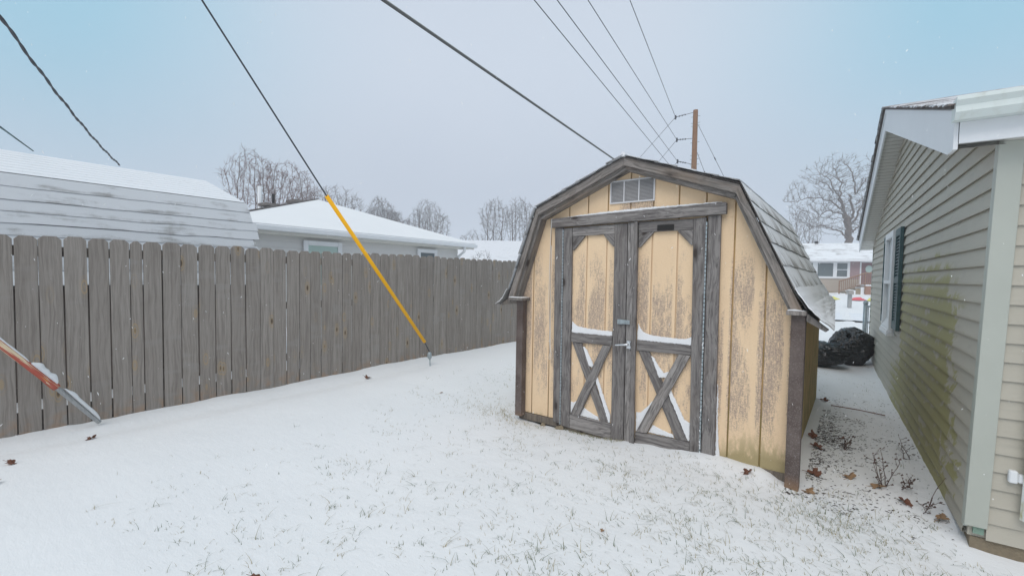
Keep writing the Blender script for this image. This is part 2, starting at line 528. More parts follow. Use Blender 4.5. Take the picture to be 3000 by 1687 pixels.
# ------------------------------------------------------------------ lapped roof courses
def courses(mb, A, B, n, y0, y1, thick=.012, wave=.006, seg=24, seed=0, jag=.02, ends=(1, 1)):
    """shingle courses from A (upper x,z) to B (lower), over y0..y1"""
    A = Vector((A[0], 0, A[1])); B = Vector((B[0], 0, B[1])); d = (B-A); nrm = Vector((0, 1, 0)).cross(d).normalized()
    if nrm.z < 0: nrm = -nrm
    rr = random.Random(seed)
    for k in range(n):
        e0 = y0-rr.uniform(0, jag)*ends[0]; e1 = y1+rr.uniform(0, jag)*ends[1]
        row = []
        for j in range(seg+1):
            t = j/seg; y = lerp(e0, e1, t)
            w1 = wave*nz(y, k*3.1+seed, 0, 2.3)*2+wave*nz(y, k*5+seed, 4, 9)
            p0 = A+d*((k-.25)/n if k else 0)+nrm*.002
            p1 = A+d*((k+1)/n)+d.normalized()*w1+nrm*(thick+wave*.6*abs(nz(y, k+seed*2, 8, 3)))
            row.append((Vector((p0.x, y, p0.z)), Vector((p1.x, y, p1.z)), Vector((p1.x, y, p1.z))-nrm*thick*.85))
        for j in range(seg):
            a, b = row[j], row[j+1]; i = len(mb.v)
            mb.v += [tuple(a[0]), tuple(b[0]), tuple(b[1]), tuple(a[1]), tuple(a[2]), tuple(b[2])]
            mb.a += [1., 1., 0., 0., -1.5, -1.5]
            mb.f += [(i, i+1, i+2, i+3), (i+3, i+2, i+5, i+4)]
        for a, s_ in ((row[0], 0), (row[-1], 1)):
            i = len(mb.v); mb.v += [tuple(a[0]), tuple(a[1]), tuple(a[2])]; mb.a += [-1.5]*3; mb.f.append((i, i+1, i+2))


def slab(mb, prof, y0, y1, t=.02):
    """roof deck below a polyline of (x,z)"""
    for (a, b) in zip(prof[:-1], prof[1:]):
        mb.prism([(a[0], a[1]), (b[0], b[1]), (b[0], b[1]-t), (a[0], a[1]-t)], (y0, y1))


# ------------------------------------------------------------------ garden shed
shed = empty('garden_shed', (-1.58, 3.85, 0), 0, 'yellow barn-style garden shed with grey double doors and gambrel roof', 'shed')
SL = (1.58, -3.85, 0)           # parts are drawn in world coordinates and shifted back


def sb(mb, name, m_, parent=shed, **k): return mb.build(name, m_, parent, loc=SL, **k)


RIDGE = (-1.625, 2.475); KR = (-.715, 2.150); KL = (-2.522, 2.103); BR = (-.285, 1.235); BL = (-2.852, 1.225)


def roofz(x):
    P = [BL, KL, RIDGE, KR, BR]
    if x <= P[0][0]: return P[0][1]
    for a, b in zip(P[:-1], P[1:]):
        if x <= b[0]: return lerp(a[1], b[1], (x-a[0])/(b[0]-a[0]))
    return P[-1][1]


# siding panels between grooves
bat = [-2.79, -2.634, -2.432, -2.229, -2.028, -1.827, -1.612, -1.406, -1.191, -.975, -.760, -.533, -.335]
mb = MB()
for a, b in zip(bat[:-1], bat[1:]):
    a2, b2 = a+.0055, b-.0055
    zb = .03 if b < -2.3 else .0
    top = [(b2, roofz(b2)-.03)]+[(k[0], k[1]-.03) for k in (KR, RIDGE, KL) if a2 < k[0] < b2]+[(a2, roofz(a2)-.03)]
    xs_ = [(a2, zb), (b2, zb)]
    lo = -2.24; hi = -1.0
    if a >= -2.44 and b <= -.75:
        # above the door only
        zb = 1.93
        xs_ = [(a2, zb), (b2, zb)]
        if a < -2.3:   # sliver outside the jamb
            mb.prism([(a2, .03), (-2.35, .03), (-2.35, 1.93), (a2, 1.93)], (3.856, 3.872))
        if b > -.8:
            mb.prism([(-.87, 0.), (b2, 0.), (b2, 1.93), (-.87, 1.93)], (3.856, 3.872))
    mb.prism(xs_+top, (3.856, 3.872))
sb(mb, 'front_siding', siding, bevel=.003)
mb = MB()
mb.prism([(-2.78, 0), (-2.3, 0), (-2.3, 1.9), (-.9, 1.9), (-.9, 0), (-.345, 0), (-.345, 1.2), (KR[0]-.02, KR[1]-.05), (RIDGE[0], RIDGE[1]-.05), (KL[0]+.02, KL[1]-.05), (-2.78, 1.2)], (3.873, 3.886))
sb(mb, 'wall_sheathing', sidewall)
mb = MB()
mb.box(-.375, -.345, 3.887, 6.9, -.03, 1.25)
sb(mb, 'side_wall', sidewall)
mb = MB(); mb.box(-2.80, -2.77, 3.887, 6.9, -.03, 1.25); sb(mb, 'side_wall', sidewall)
mb = MB()
mb.prism([(-2.77, 0), (-.376, 0), (-.376, 1.2), (KR[0]-.02, KR[1]-.05), (RIDGE[0], RIDGE[1]-.05), (KL[0]+.02, KL[1]-.05), (-2.77, 1.2)], (6.87, 6.895))
sb(mb, 'rear_wall', sidewall)
mb = MB(); mb.box(-2.78, -.36, 3.84, 3.93, -.045, .026); sb(mb, 'sill', sillw, bevel=.004)
mb = MB(); mb.box(-2.3, -2.2, 3.94, 6.9, -.12, -.04); mb.box(-.9, -.8, 3.94, 6.9, -.15, -.04); mb.box(-2.77, -.38, 3.935, 6.86, -.035, -.01)
sb(mb, 'floor_frame', sillw)


def board(pts, y0, y1, ang, name, m_, parent, bev=.003):
    """wooden board outlined in x,z; its grain runs along local Z tilted by ang (radians, from vertical, in the x-z plane)"""
    cx = sum(p[0] for p in pts)/len(pts); cz = sum(p[1] for p in pts)/len(pts)
    ca, sa = math.cos(ang), math.sin(ang)
    loc = []
    for x, z in pts:
        dx_, dz_ = x-cx, z-cz
        loc.append((dx_*ca-dz_*sa, dx_*sa+dz_*ca))
    mb = MB(); mb.prism(loc, (0, y1-y0))
    # local z axis maps to (sin ang, cos ang) in x,z
    base = Vector((1.58, -3.85, 0)) if parent is shed or (parent and parent.parent is shed) else Vector((0, 0, 0))
    return mb.build(name, m_, parent, bevel=bev, loc=Vector((cx, y0, cz))+base, rot=(0, ang, 0))


def rect(x0, x1, z0, z1): return [(x0, z0), (x1, z0), (x1, z1), (x0, z1)]


H = math.pi/2
board([(-2.405, 1.922), (-.815, 1.951), (-.817, 2.040), (-2.407, 2.007)], 3.795, 3.838, H, 'header', trimw, shed)
board([(-2.352, .012), (-2.269, .002), (-2.277, 1.920), (-2.370, 1.919)], 3.822, 3.85, 0, 'door_jamb', trimw, shed)
board([(-.945, .0), (-.845, .0), (-.857, 1.947), (-.952, 1.945)], 3.822, 3.85, 0, 'door_jamb', trimw, shed)


def rest(o):  # door children are placed in the same shifted space
    return o


def door(xa, xb, sx0, sx1, rails, name_label, seam_left):
    """one leaf: panel mesh with stiles, rails, brackets and cross braces as children"""
    mb = MB()
    gr = [g for g in bat if xa+.02 < g < xb-.02]
    ed = [xa]+gr+[xb]
    for a, b in zip(ed[:-1], ed[1:]):
        mb.prism(rect(a+(.0055 if a != xa else 0), b-(.0055 if b != xb else 0), .0, 1.90), (3.852, 3.862))
    mb.prism(rect(xa, xb, .0, 1.90), (3.864, 3.870))
    d = sb(mb, 'door', siding, bevel=.002)
    d['label'] = name_label
    return d


dl = door(-2.268, -1.62, 0, 0, 0, 'left door leaf', True)
dr = door(-1.605, -.962, 0, 0, 0, 'right door leaf with narrow centre strip', False)


def dsub(pts, y0, y1, ang, name, parent, m_=None, bev=.003):
    cx = sum(p[0] for p in pts)/len(pts); cz = sum(p[1] for p in pts)/len(pts)
    ca, sa = math.cos(ang), math.sin(ang)
    loc = [((x-cx)*ca-(z-cz)*sa, (x-cx)*sa+(z-cz)*ca) for x, z in pts]
    mb = MB(); mb.prism(loc, (0, y1-y0))
    return mb.build(name, m_ or trimw, parent, bevel=bev, loc=(cx, y0, cz), rot=(0, ang, 0))


ya, yb = 3.822, 3.8515
# left leaf
dsub([(-2.262, -.012), (-2.166, -.015), (-2.180, 1.915), (-2.270, 1.912)], ya, yb, 0, 'stile', dl)
dsub([(-1.731, -.030), (-1.612, -.030), (-1.624, 1.925), (-1.745, 1.925)], ya, yb, 0, 'stile', dl)
dsub([(-2.176, 1.831), (-1.7455, 1.838), (-1.7455, 1.922), (-2.178, 1.918)], ya+.004, yb, H, 'rail', dl)
dsub([(-2.167, .821), (-1.746, .829), (-1.746, .913), (-2.167, .910)], ya+.004, yb, H, 'rail', dl)
dsub([(-2.165, -.015), (-1.733, -.031), (-1.733, .113), (-2.165, .118)], ya+.004, yb, H, 'rail', dl)
dsub([(-2.174, 1.700), (-2.174, 1.830), (-2.040, 1.830), (-2.055, 1.815), (-2.16, 1.70)], ya+.006, yb, R(45), 'corner_bracket', dl)
dsub([(-1.747, 1.725), (-1.747, 1.836), (-1.852, 1.836), (-1.845, 1.822), (-1.757, 1.725)], ya+.006, yb, R(-45), 'corner_bracket', dl)
a_ = math.atan2(-1.795+2.105, -(.113-.820))
dsub([(-2.158, .819), (-2.055, .819), (-1.765, .113), (-1.845, .113)], ya+.012, yb, -a_, 'cross_brace', dl)
dsub([(-1.832, .824), (-1.749, .826), (-2.058, .120), (-2.156, .119)], ya-.004, yb-.012, a_, 'cross_brace', dl)
# right leaf
dsub([(-1.604, -.033), (-1.520, -.033), (-1.527, 1.931), (-1.618, 1.931)], ya+.001, yb, 0, 'stile', dr)
dsub([(-1.548, -.036), (-1.503, -.036), (-1.525, 1.933), (-1.552, 1.933)], ya-.022, ya-.001, 0, 'astragal', dr)
dsub([(-1.036, -.030), (-.958, -.030), (-.967, 1.936), (-1.064, 1.930)], ya, yb, 0, 'stile', dr)
dsub([(-1.522, 1.839), (-1.066, 1.845), (-1.066, 1.930), (-1.522, 1.931)], ya+.004, yb, H, 'rail', dr)
dsub([(-1.512, .812), (-1.050, .824), (-1.050, .902), (-1.512, .904)], ya+.004, yb, H, 'rail', dr)
dsub([(-1.502, -.035), (-1.040, -.032), (-1.040, .106), (-1.502, .094)], ya+.004, yb, H, 'rail', dr)
dsub([(-1.520, 1.712), (-1.520, 1.838), (-1.385, 1.840), (-1.400, 1.825), (-1.505, 1.712)], ya+.006, yb, R(45), 'corner_bracket', dr)
dsub([(-1.066, 1.720), (-1.066, 1.843), (-1.192, 1.841), (-1.180, 1.826), (-1.078, 1.720)], ya+.006, yb, R(-45), 'corner_bracket', dr)
dsub([(-1.499, .811), (-1.398, .811), (-1.056, .109), (-1.155, .104)], ya+.012, yb, -a_, 'cross_brace', dr)
dsub([(-1.148, .821), (-1.052, .821), (-1.398, .104), (-1.493, .096)], ya-.004, yb-.012, a_, 'cross_brace', dr)
dsub(rect(-1.356, -1.219, 1.847, 1.895), 3.819, 3.8255, H, 'name_plate', dr, blackm, 0)
# shift of door children: door mesh object already carries the shed offset, so undo it
for d in (dl, dr):
    for ch in d.children: ch.location = Vector(ch.location)
# piano hinges
for xh0, xh1, par in ((-2.2735, -2.265, dl), (-.9605, -.9545, dr)):
    mb = MB(); z = 0.0
    while z < 1.88:
        t = z/1.9; xx = lerp(xh1, xh0, t)
        mb.box(xx-.0055, xx+.0055, 3.814, 3.822, z, z+.028, 0); z += .034
    mb.build('hinge', steel, par)
# hasp and handle
mb = MB(); mb.prism([(-1.685, 1.036), (-1.570, 1.038), (-1.570, 1.074), (-1.685, 1.074)], (3.800, 3.8035))
mb.prism([(-1.687, 1.034), (-1.640, 1.034), (-1.640, 1.076), (-1.687, 1.076)], (3.8036, 3.821))
mb.tube([(-1.665, 3.798, 1.034), (-1.665, 3.798, 1.078)], .005, 8)
mb.tube([(-1.615, 3.797, 1.055), (-1.605, 3.785, 1.055), (-1.590, 3.785, 1.055), (-1.580, 3.797, 1.055)], .0045, 6)
mb.build('hasp', steel, dl, bevel=.001)
mb = MB()
mb.tube([(-1.575, 3.800, .848), (-1.575, 3.8, .885)], .019, 12)
mb.box(-1.592, -1.556, 3.799, 3.8215, .822, .892)
mb.tube([(-1.575, 3.802, .862), (-1.575, 3.765, .862), (-1.60, 3.760, .860), (-1.685, 3.762, .848)], [.013, .012, .009, .006], 8)
mb.build('handle', chrome, dr, bevel=.004)
# vent
vent = MB()
for x0, x1, z0, z1 in ((-1.806, -1.395, 2.108, 2.120), (-1.806, -1.395, 2.300, 2.312), (-1.806, -1.794, 2.121, 2.299), (-1.407, -1.395, 2.121, 2.299), (-1.678, -1.668, 2.121, 2.299), (-1.541, -1.531, 2.121, 2.299)):
    vent.prism(rect(x0, x1, z0, z1), (3.842, 3.855))
vo = sb(vent, 'vent', ventm)
mb = MB()
for i in range(15):
    z = 2.124+i*.0117
    mb.quad((-1.793, 3.846, z), (-1.408, 3.846, z), (-1.408, 3.853, z+.010), (-1.793, 3.853, z+.010))
    mb.quad((-1.793, 3.846, z), (-1.408, 3.846, z), (-1.408, 3.846, z+.0035), (-1.793, 3.846, z+.0035))
mb.build('louver', plain('louver_grey', (.42, .41, .41), .5, .1, 12), vo)
mb = MB(); mb.prism(rect(-1.794, -1.406, 2.12, 2.30), (3.8535, 3.8555)); mb.build('backing', ventd, vo)


# rake boards
def rake(a, b, wa, name='rake_board', y0=3.715, y1=3.765, m_=rakew, drop=0):
    """board along the roof edge from a to b, wa deep, hanging below the line"""
    ax, az = a; bx, bz = b; d = Vector((bx-ax, bz-az)).normalized(); nr = Vector((d.y, -d.x))
    if nr.y > 0: nr = -nr
    pts = [(ax, az), (bx, bz), (bx+nr.x*wa, bz+nr.y*wa), (ax+nr.x*wa, az+nr.y*wa)]
    ang = math.atan2(bx-ax, bz-az)
    return pts, ang


def rk(outer, inner, nm, y0, y1, m_=rakew):
    """four outline points"""
    (a, b), (c, d) = outer, inner
    ang = math.atan2(b[0]-a[0], b[1]-a[1])
    return board([a, b, d, c], y0, y1, ang, nm, m_, shed, .002)


def ins(p, w): return p
R2 = (RIDGE[0], RIDGE[1]-.066); KR2 = (KR[0]-.022, KR[1]-.062); KL2 = (KL[0]+.022, KL[1]-.062)
BR2 = (BR[0]-.068, BR[1]+.0); BL2 = (BL[0]+.068, BL[1]+.0)
rk((RIDGE, KR), (R2, KR2), 'rake_board', 3.715, 3.752)
rk((RIDGE, KL), (R2, KL2), 'rake_board', 3.716, 3.752)
rk((KR, BR), (KR2, BR2), 'rake_board', 3.715, 3.752)
rk((KL, BL), (KL2, BL2), 'rake_board', 3.715, 3.752)
# second fascia close to the wall
s = .035
rk(((RIDGE[0], RIDGE[1]-.012), (KR[0], KR[1]-.012)), ((R2[0], R2[1]-s), (KR2[0]-.012, KR2[1]-s)), 'trim_board', 3.753, 3.854)
rk(((RIDGE[0], RIDGE[1]-.012), (KL[0], KL[1]-.012)), ((R2[0], R2[1]-s), (KL2[0]+.012, KL2[1]-s)), 'trim_board', 3.753, 3.854)
rk(((KR[0]-.004, KR[1]-.014), (BR[0]-.01, BR[1])), ((KR2[0]-.018, KR2[1]-.02), (BR2[0]-.022, BR2[1])), 'trim_board', 3.753, 3.8545)
rk(((KL[0]+.004, KL[1]-.014), (BL[0]+.01, BL[1])), ((KL2[0]+.018, KL2[1]-.02), (BL2[0]+.022, BL2[1])), 'trim_board', 3.753, 3.8545)
# corner posts and the small shelves on them
mb = MB(); mb.box(-.355, -.268, 3.756, 3.845, -.058, 1.203); o = sb(mb, 'corner_post', postm, bevel=.003)
mb = MB(); mb.box(-2.785, -2.705, 3.772, 3.845, .0, 1.198); o = sb(mb, 'corner_post', postm, bevel=.003)
for x0, x1, z0, z1, y0 in ((-.382, -.262, 1.2045, 1.236, 3.70), (-2.842, -2.668, 1.199, 1.226, 3.70)):
    mb = MB(); mb.box(x0, x1, y0, 3.85, z0, z1); sb(mb, 'shelf', rakew, bevel=.003)
    mb = MB()
    sn = [(x0+.003, z1), (x1-.003, z1), (x1-.02, z1+.004), (x0+.05, z1+.011), (x0+.008, z1+.006)]
    mb.prism(sn, (y0+.004, 3.846))
    tag(mb.build('shelf_snow', snow, bevel=.003), 'thin snow lying on the small shelf at the shed eave corner', 'snow', kind='stuff')
# decayed eave boards under the flared roof
for pts in ([(-.262, 1.225), (-.262, 1.165), (-.150, 1.100), (-.130, 1.118)], [(-2.845, 1.224), (-2.845, 1.185), (-2.945, 1.140), (-2.985, 1.150)]):
    mb = MB(); mb.prism(pts, (3.735, 3.762)); sb(mb, 'eave_board', rakew, bevel=.003)
mb = MB(); mb.prism([(-.345, 1.24), (-.345, 1.21), (-.22, 1.14), (-.21, 1.155)], (3.765, 6.98)); sb(mb, 'soffit', rakew)
mb = MB(); mb.prism([(-2.80, 1.24), (-2.80, 1.21), (-2.95, 1.145), (-2.97, 1.158)], (3.765, 6.98)); sb(mb, 'soffit', rakew)
# roof: deck, then shingle courses
roof = MB()
RY0, RY1 = 3.70, 7.05
prof_r = [(RIDGE[0], RIDGE[1]+.012), (KR[0]+.006, KR[1]+.014), (-.50, 1.715), (-.345, 1.385), (-.262, 1.255), (-.18, 1.178), (-.105, 1.120)]
prof_l = [(RIDGE[0], RIDGE[1]+.012), (KL[0]-.006, KL[1]+.014), (-2.70, 1.66), (-2.835, 1.30), (-2.885, 1.215), (-2.93, 1.175), (-2.99, 1.145)]
slab(roof, prof_r[:5], RY0+.02, RY1, .011); slab(roof, prof_l[:5], RY0+.02, RY1, .011)
rf = sb(roof, 'roof', shingle_dark, attr='lap')


def up(p, d=.012): return (p[0], p[1]+d)
mb = MB()
courses(mb, up(prof_r[0], .004), up(prof_r[1], .004), 6, RY0, RY1, .012, .004, 20, 1, .02)
courses(mb, up(prof_l[0], .004), up(prof_l[1], .004), 6, RY0, RY1, .012, .004, 20, 2, .02)
mb.tube([(RIDGE[0], RY0-.01, RIDGE[1]+.022), (RIDGE[0], RY1, RIDGE[1]+.022)], .022, 6)
mb.build('ridge_shingle', shingle_snow, rf, attr='lap')
for (A, B, n_, sd_) in ((prof_r[1], prof_r[2], 3, 5), (prof_r[2], prof_r[3], 2, 6), (prof_l[1], prof_l[2], 3, 7), (prof_l[2], prof_l[3], 2, 8)):
    if sd_ in (5, 7): mb = MB()
    o_ = .006 if A[0] > -1.6 else -.006
    courses(mb, (A[0]+o_, A[1]), (B[0]+o_, B[1]), n_, RY0-.005, RY1, .010, .008, 26, sd_, .02)
    if sd_ in (6, 8): mb.build('slope_shingle', shingle_dust, rf, attr='lap')
#   the flared bottom course, one curved sheet with its own thickness, sagging towards the front
for prof, sg in ((prof_r, 1), (prof_l, -1)):
    mb = MB(); pts = prof[3:]; NJ = 22; grid = []
    dense = []
    for a, b in zip(pts[:-1], pts[1:]):
        for t in (0, .25, .5, .75): dense.append((lerp(a[0], b[0], t), lerp(a[1], b[1], t)))
    dense.append(pts[-1])
    for j in range(NJ+1):
        t = j/NJ; y = lerp(RY0-.02, RY1+.01, t); row = []
        for k, (x, z) in enumerate(dense):
            q = k/(len(dense)-1)
            sag = (-.10*t*q*q if sg > 0 else .02*t*q)
            bump_ = .010*nz(y*2, k*.4, sg, 1.6)+.006*nz(y, k, 3, 7)*q
            row.append((x+sag*sg*1.0*(1 if sg > 0 else -1)+.012*sg*(1-q*.4)+sg*bump_*.4, y, z+.015+bump_+(.055*t*q*q if sg > 0 else 0)))
        grid.append(row)
    i0 = len(mb.v); K = len(dense)
    for row in grid:
        for k, p in enumerate(row): mb.v.append(p); mb.a.append(.9-1.3*k/K)
        for k, p in enumerate(row): mb.v.append((p[0], p[1], p[2]-.012)); mb.a.append(-1.5)
    for j in range(NJ):
        for k in range(K-1):
            a = i0+j*2*K+k; b = a+2*K
            mb.f += [(a, a+1, b+1, b), (a+K, b+K, b+K+1, a+K+1)]
        a = i0+j*2*K+K-1; mb.f.append((a, a+K, a+3*K, a+2*K))
    for j in (0, NJ):
        for k in range(K-1):
            a = i0+j*2*K+k; mb.f.append((a, a+1, a+1+K, a+K))
    mb.build('eave_shingle', shingle_eave, rf, attr='lap', smooth=False)

# white cord hanging at the left jamb
mb = MB()
cz = [(-2.388, 3.79, 2.01), (-2.392, 3.788, 1.9), (-2.410, 3.80, 1.5), (-2.416, 3.81, 1.2), (-2.404, 3.812, .95), (-2.396, 3.81, .75), (-2.392, 3.81, .70), (-2.402, 3.808, .64), (-2.398, 3.808, .625), (-2.385, 3.808, .635), (-2.378, 3.81, .68), (-2.392, 3.812, .78), (-2.398, 3.815, 1.1), (-2.401, 3.812, 1.45), (-2.39, 3.80, 1.75)]
mb.tube(cz, .0028, 5)
tag(mb.build('cord', plain('cord_white', (.66, .64, .6), .8, .1), smooth=True), 'thin white cord hanging in a loop beside the left door jamb of the yellow shed', 'cord')


# snow lying on the door rails and braces
def ledge(poly, y0, y1, lab):
    cx = sum(p[0] for p in poly)/len(poly); cz_ = min(p[1] for p in poly)
    rr = random.Random(lab); pp = []
    for (a, b), (c_, d_) in zip(poly, poly[1:]+poly[:1]):
        L = math.hypot(c_-a, d_-b); k_ = max(1, int(L/.012))
        for i in range(k_):
            t = i/k_; j_ = .0028 if k_ > 1 else 0
            pp.append((lerp(a, c_, t)+rr.uniform(-j_, j_), lerp(b, d_, t)+rr.uniform(-j_, j_)))
    mb = MB(); mb.prism([(a-cx, b-cz_) for a, b in pp], (rr.uniform(.002, .006), y1-y0))
    o = mb.build('ledge_snow', snow, bevel=.003, loc=(cx, y0, cz_))
    tag(o, lab, 'snow', kind='stuff')


ledge([(-2.166, .912), (-1.747, .914), (-1.748, .958), (-1.85, .958), (-1.98, .964), (-2.08, .974), (-2.12, .985), (-2.15, 1.005), (-2.164, 1.020)], 3.828, 3.8505, 'snow drifted along the middle rail of the left shed door')
ledge([(-1.510, .906), (-1.051, .904), (-1.050, .975), (-1.09, .955), (-1.15, .948), (-1.30, .950), (-1.40, .958), (-1.455, .975), (-1.49, 1.015), (-1.505, 1.050)], 3.828, 3.8505, 'snow drifted along the middle rail of the right shed door')
ledge([(-2.08, .122), (-1.86, .115), (-1.87, .145), (-1.95, .170), (-2.02, .205)], 3.835, 3.8515, 'snow wedge on the bottom rail of the left shed door')
ledge([(-2.163, .122), (-2.150, .122), (-2.09, .26), (-2.14, .235), (-2.162, .24)], 3.833, 3.8515, 'snow caught in the lower left corner of the left shed door')
ledge([(-1.763, .117), (-1.748, .117), (-1.748, .19), (-1.79, .28), (-1.90, .56), (-1.93, .555)], 3.828, 3.8515, 'snow strip along the lower arm of the cross brace on the left shed door')
ledge([(-1.984, .62), (-1.945, .60), (-1.925, .62), (-2.00, .76), (-2.03, .79), (-2.042, .786)], 3.830, 3.8515, 'snow strip in the upper fork of the cross brace on the left shed door')
ledge([(-1.39, .108), (-1.165, .108), (-1.18, .135), (-1.27, .155), (-1.355, .18)], 3.835, 3.8515, 'snow wedge on the bottom rail of the right shed door')
ledge([(-1.502, .100), (-1.49, .102), (-1.33, .42), (-1.40, .34), (-1.46, .27), (-1.50, .265)], 3.830, 3.8515, 'snow wedge beside the rising brace on the right shed door')
ledge([(-1.055, .112), (-1.041, .112), (-1.041, .26), (-1.09, .28), (-1.16, .42), (-1.235, .56), (-1.262, .548)], 3.828, 3.8515, 'snow strip along the lower arm of the cross brace on the right shed door')
ledge([(-1.31, .60), (-1.24, .61), (-1.215, .655), (-1.24, .66), (-1.27, .645), (-1.31, .69), (-1.36, .765), (-1.383, .78)], 3.829, 3.8515, 'snow strip in the upper fork of the cross brace on the right shed door')
ledge([(-.842, -.02), (-.80, -.02), (-.818, .10), (-.834, .30), (-.836, .52), (-.840, .60), (-.845, .62)], 3.838, 3.8555, 'thin snow line clinging beside the right door jamb')
ledge([(-2.3, 2.011), (-.85, 2.041), (-.85, 2.046), (-1.5, 2.047), (-1.9, 2.036)], 3.80, 3.8515, 'thin snow line on top of the header board over the shed doors')
mb = MB()
rr = random.Random(5)
for k in range(26):
    t = rr.random(); x = -.957+.010*(rr.random()-.5); z = t*t*1.0
    s_ = rr.uniform(.003, .008); mb.box(x-s_*.5, x+s_*.5, 3.811, 3.822, z, z+s_*2.2)
tag(mb.build('hinge_snow', snow, bevel=.001), 'snow specks caught along the right hinge strip of the shed', 'snow', kind='stuff')

# stone under the shed
def rock(name, loc, sz, m_, seed, lab, cat, snowcap=None):
    import bmesh
    bm = bmesh.new(); bmesh.ops.create_icosphere(bm, subdivisions=3, radius=1)
    for v in bm.verts:
        f = 1+.35*noise.noise(v.co*1.3+Vector((seed, 0, 0)))+.12*noise.noise(v.co*3+Vector((0, seed, 0)))
        v.co = Vector((v.co.x*sz[0]*f, v.co.y*sz[1]*f, v.co.z*sz[2]*f))
    me = bpy.data.meshes.new(name); bm.to_mesh(me); bm.free(); me.materials.append(m_)
    o = bpy.data.objects.new(name, me); C.objects.link(o); o.location = loc
    return tag(o, lab, cat)


rock('stone', (-2.26, 3.81, -.055), (.05, .04, .045), concrete, 3, 'small tan stone with a snow cap under the left front edge of the yellow shed', 'stone')
rock('stone', (-2.47, 3.83, -.06), (.03, .03, .03), concrete, 9, 'smallest stone, half buried near the left corner of the yellow shed', 'stone')

# ------------------------------------------------------------------ house on the right
house = empty('siding_house', P0, TH, 'taupe vinyl sided house with green shutters and algae on its gable wall', 'house')
LY0, LY1 = .02, 7.45; YM = 3.55; LN = .105
EXP = .1065; ZB = -.05


def gtop(y): return 3.36-.30*abs(y-YM)


def gable_courses():
    mb = MB(); k = 0
    while True:
        z0 = ZB+k*EXP; z1 = z0+EXP+.004
        if z0 > 3.3: break
        def rng(z):
            if z <= gtop(LY0): return LY0-LN*z+.03, LY1
            h = (3.36-z)/.30
            return max(LY0-LN*z+.03, YM-h), min(LY1, YM+h)
        a0, b0 = rng(z0); a1, b1 = rng(z1)
        if b1 <= a1: break
        seg = 14; pr = []
        for j in range(seg+1):
            t = j/seg
            y0_, y1_ = lerp(a0, b0, t), lerp(a1, b1, t)
            w0 = .0025*nz(y0_, k, 2, 1.5)
            pr.append(((-.019+w0, y0_, z0), (-.001, y1_, z1), (-.0, y0_, z0+.006), (-.0192+w0, y0_, z0+.014)))
        for p, q in zip(pr[:-1], pr[1:]):
            mb.quad(p[2], q[2], q[0], p[0]); mb.quad(p[0], q[0], q[3], p[3]); mb.quad(p[3], q[3], q[1], p[1])
        k += 1
    # vertical lap seams
    for y, zz in ((1.92, 4), (1.98, 5), (2.22, 3), (2.32, 4), (1.2, 18), (1.24, 17), (2.9, 21), (4.1, 8), (4.3, 7), (6.1, 10)):
        z = ZB+zz*EXP; mb.quad((-.0165, y, z+.004), (-.0165, y+.004, z+.004), (-.0045, y+.004, z+EXP-.002), (-.0045, y, z+EXP-.002))
    return mb


gable_courses().build('gable_siding', vinyl, house, fix=False)
mb = MB()
mb.prism([(LY0+.02, -.05), (LY1-.01, -.05), (LY1-.01, 2.12), (YM, 3.30), (LY0-LN*2.2+.03, 2.18)], (.002, .10), 'x')
mb.prism([(LY0+.01, -.05), (LY0+.08, -.05), (LY0+.08-LN*2.2, 2.22), (LY0+.01-LN*2.2, 2.22)], (.12, 5.0), 'x')
mb.box(.1, 5.0, LY1-.11, LY1-.02, -.05, 2.1)
mb.build('wall_sheathing', vinyl, house)
# front wall, facing the camera side
mb = MB(); k = 0
while ZB+k*.1065 < 2.15:
    z0 = -.05+k*.1065; z1 = z0+.1065; yf = LY0-LN*z0; yg = LY0-LN*z1
    mb.quad((.075, yf-.013, z0), (4, yf-.013, z0), (4, yg-.001, z1), (.075, yg-.001, z1))
    mb.quad((.075, yf, z0), (4, yf, z0), (4, yf-.013, z0), (.075, yf-.013, z0)); k += 1
mb.build('front_siding', vinyl, house, fix=False)
# corner trim
mb = MB()
def lean_box(mb, x0, x1, y0, y1, z0, z1): mb.prism([(y0-LN*z0, z0), (y1-LN*z0, z0), (y1-LN*z1, z1), (y0-LN*z1, z1)], (x0, x1), 'x')
lean_box(mb, -.022, .076, LY0-.022, LY0-.001, .020, 2.20)
lean_box(mb, -.022, -.002, LY0, LY0+.045, .004, 2.20)
mb.build('corner_trim', vinyl_trim, house, bevel=.002)
mb = MB(); mb.box(-.02, .01, LY1-.03, LY1+.012, -.05, 2.12); mb.build('corner_trim', vinyl_trim, house, bevel=.002)
mb = MB(); mb.box(.012, 5, LY0+.012, LY0+.2, -.4, -.052); mb.box(.012, .2, LY0+.2, LY1-.02, -.4, -.052); mb.build('foundation', concrete, house)
mb = MB(); mb.box(.02, .066, LY0-.008, LY0+.01, -.025, .018); mb.build('foam_strip', plain('foam', (.20, .30, .24), .8, .3), house)
# soffit under the rake, slatted
OV = .20
mb = MB(); y = LY0-.25
sl = lambda y: 3.375-.305*abs(y-YM)
NS = 92
for part in (0, 1):
    mb = MB()
    for i in range(NS):
        a = lerp(-.30, 7.75, i/NS); b = lerp(-.30, 7.75, (i+1)/NS)-.008
        if (a > YM) != bool(part): continue
        mb.quad((-OV, a, sl(a)-.03), (-.004, a, sl(a)-.03), (-.004, b, sl(b)-.03), (-OV, b, sl(b)-.03))
        mb.quad((-OV, b, sl(b)-.03), (-.004, b, sl(b)-.03), (-.004, b+.002, sl(b)-.022), (-OV, b+.002, sl(b)-.022))
        mb.quad((-OV, b+.002, sl(b)-.022), (-.004, b+.002, sl(b)-.022), (-.004, b+.008, sl(b)-.030), (-OV, b+.008, sl(b)-.030))
    mb.build('soffit', soffitm, house, fix=False)
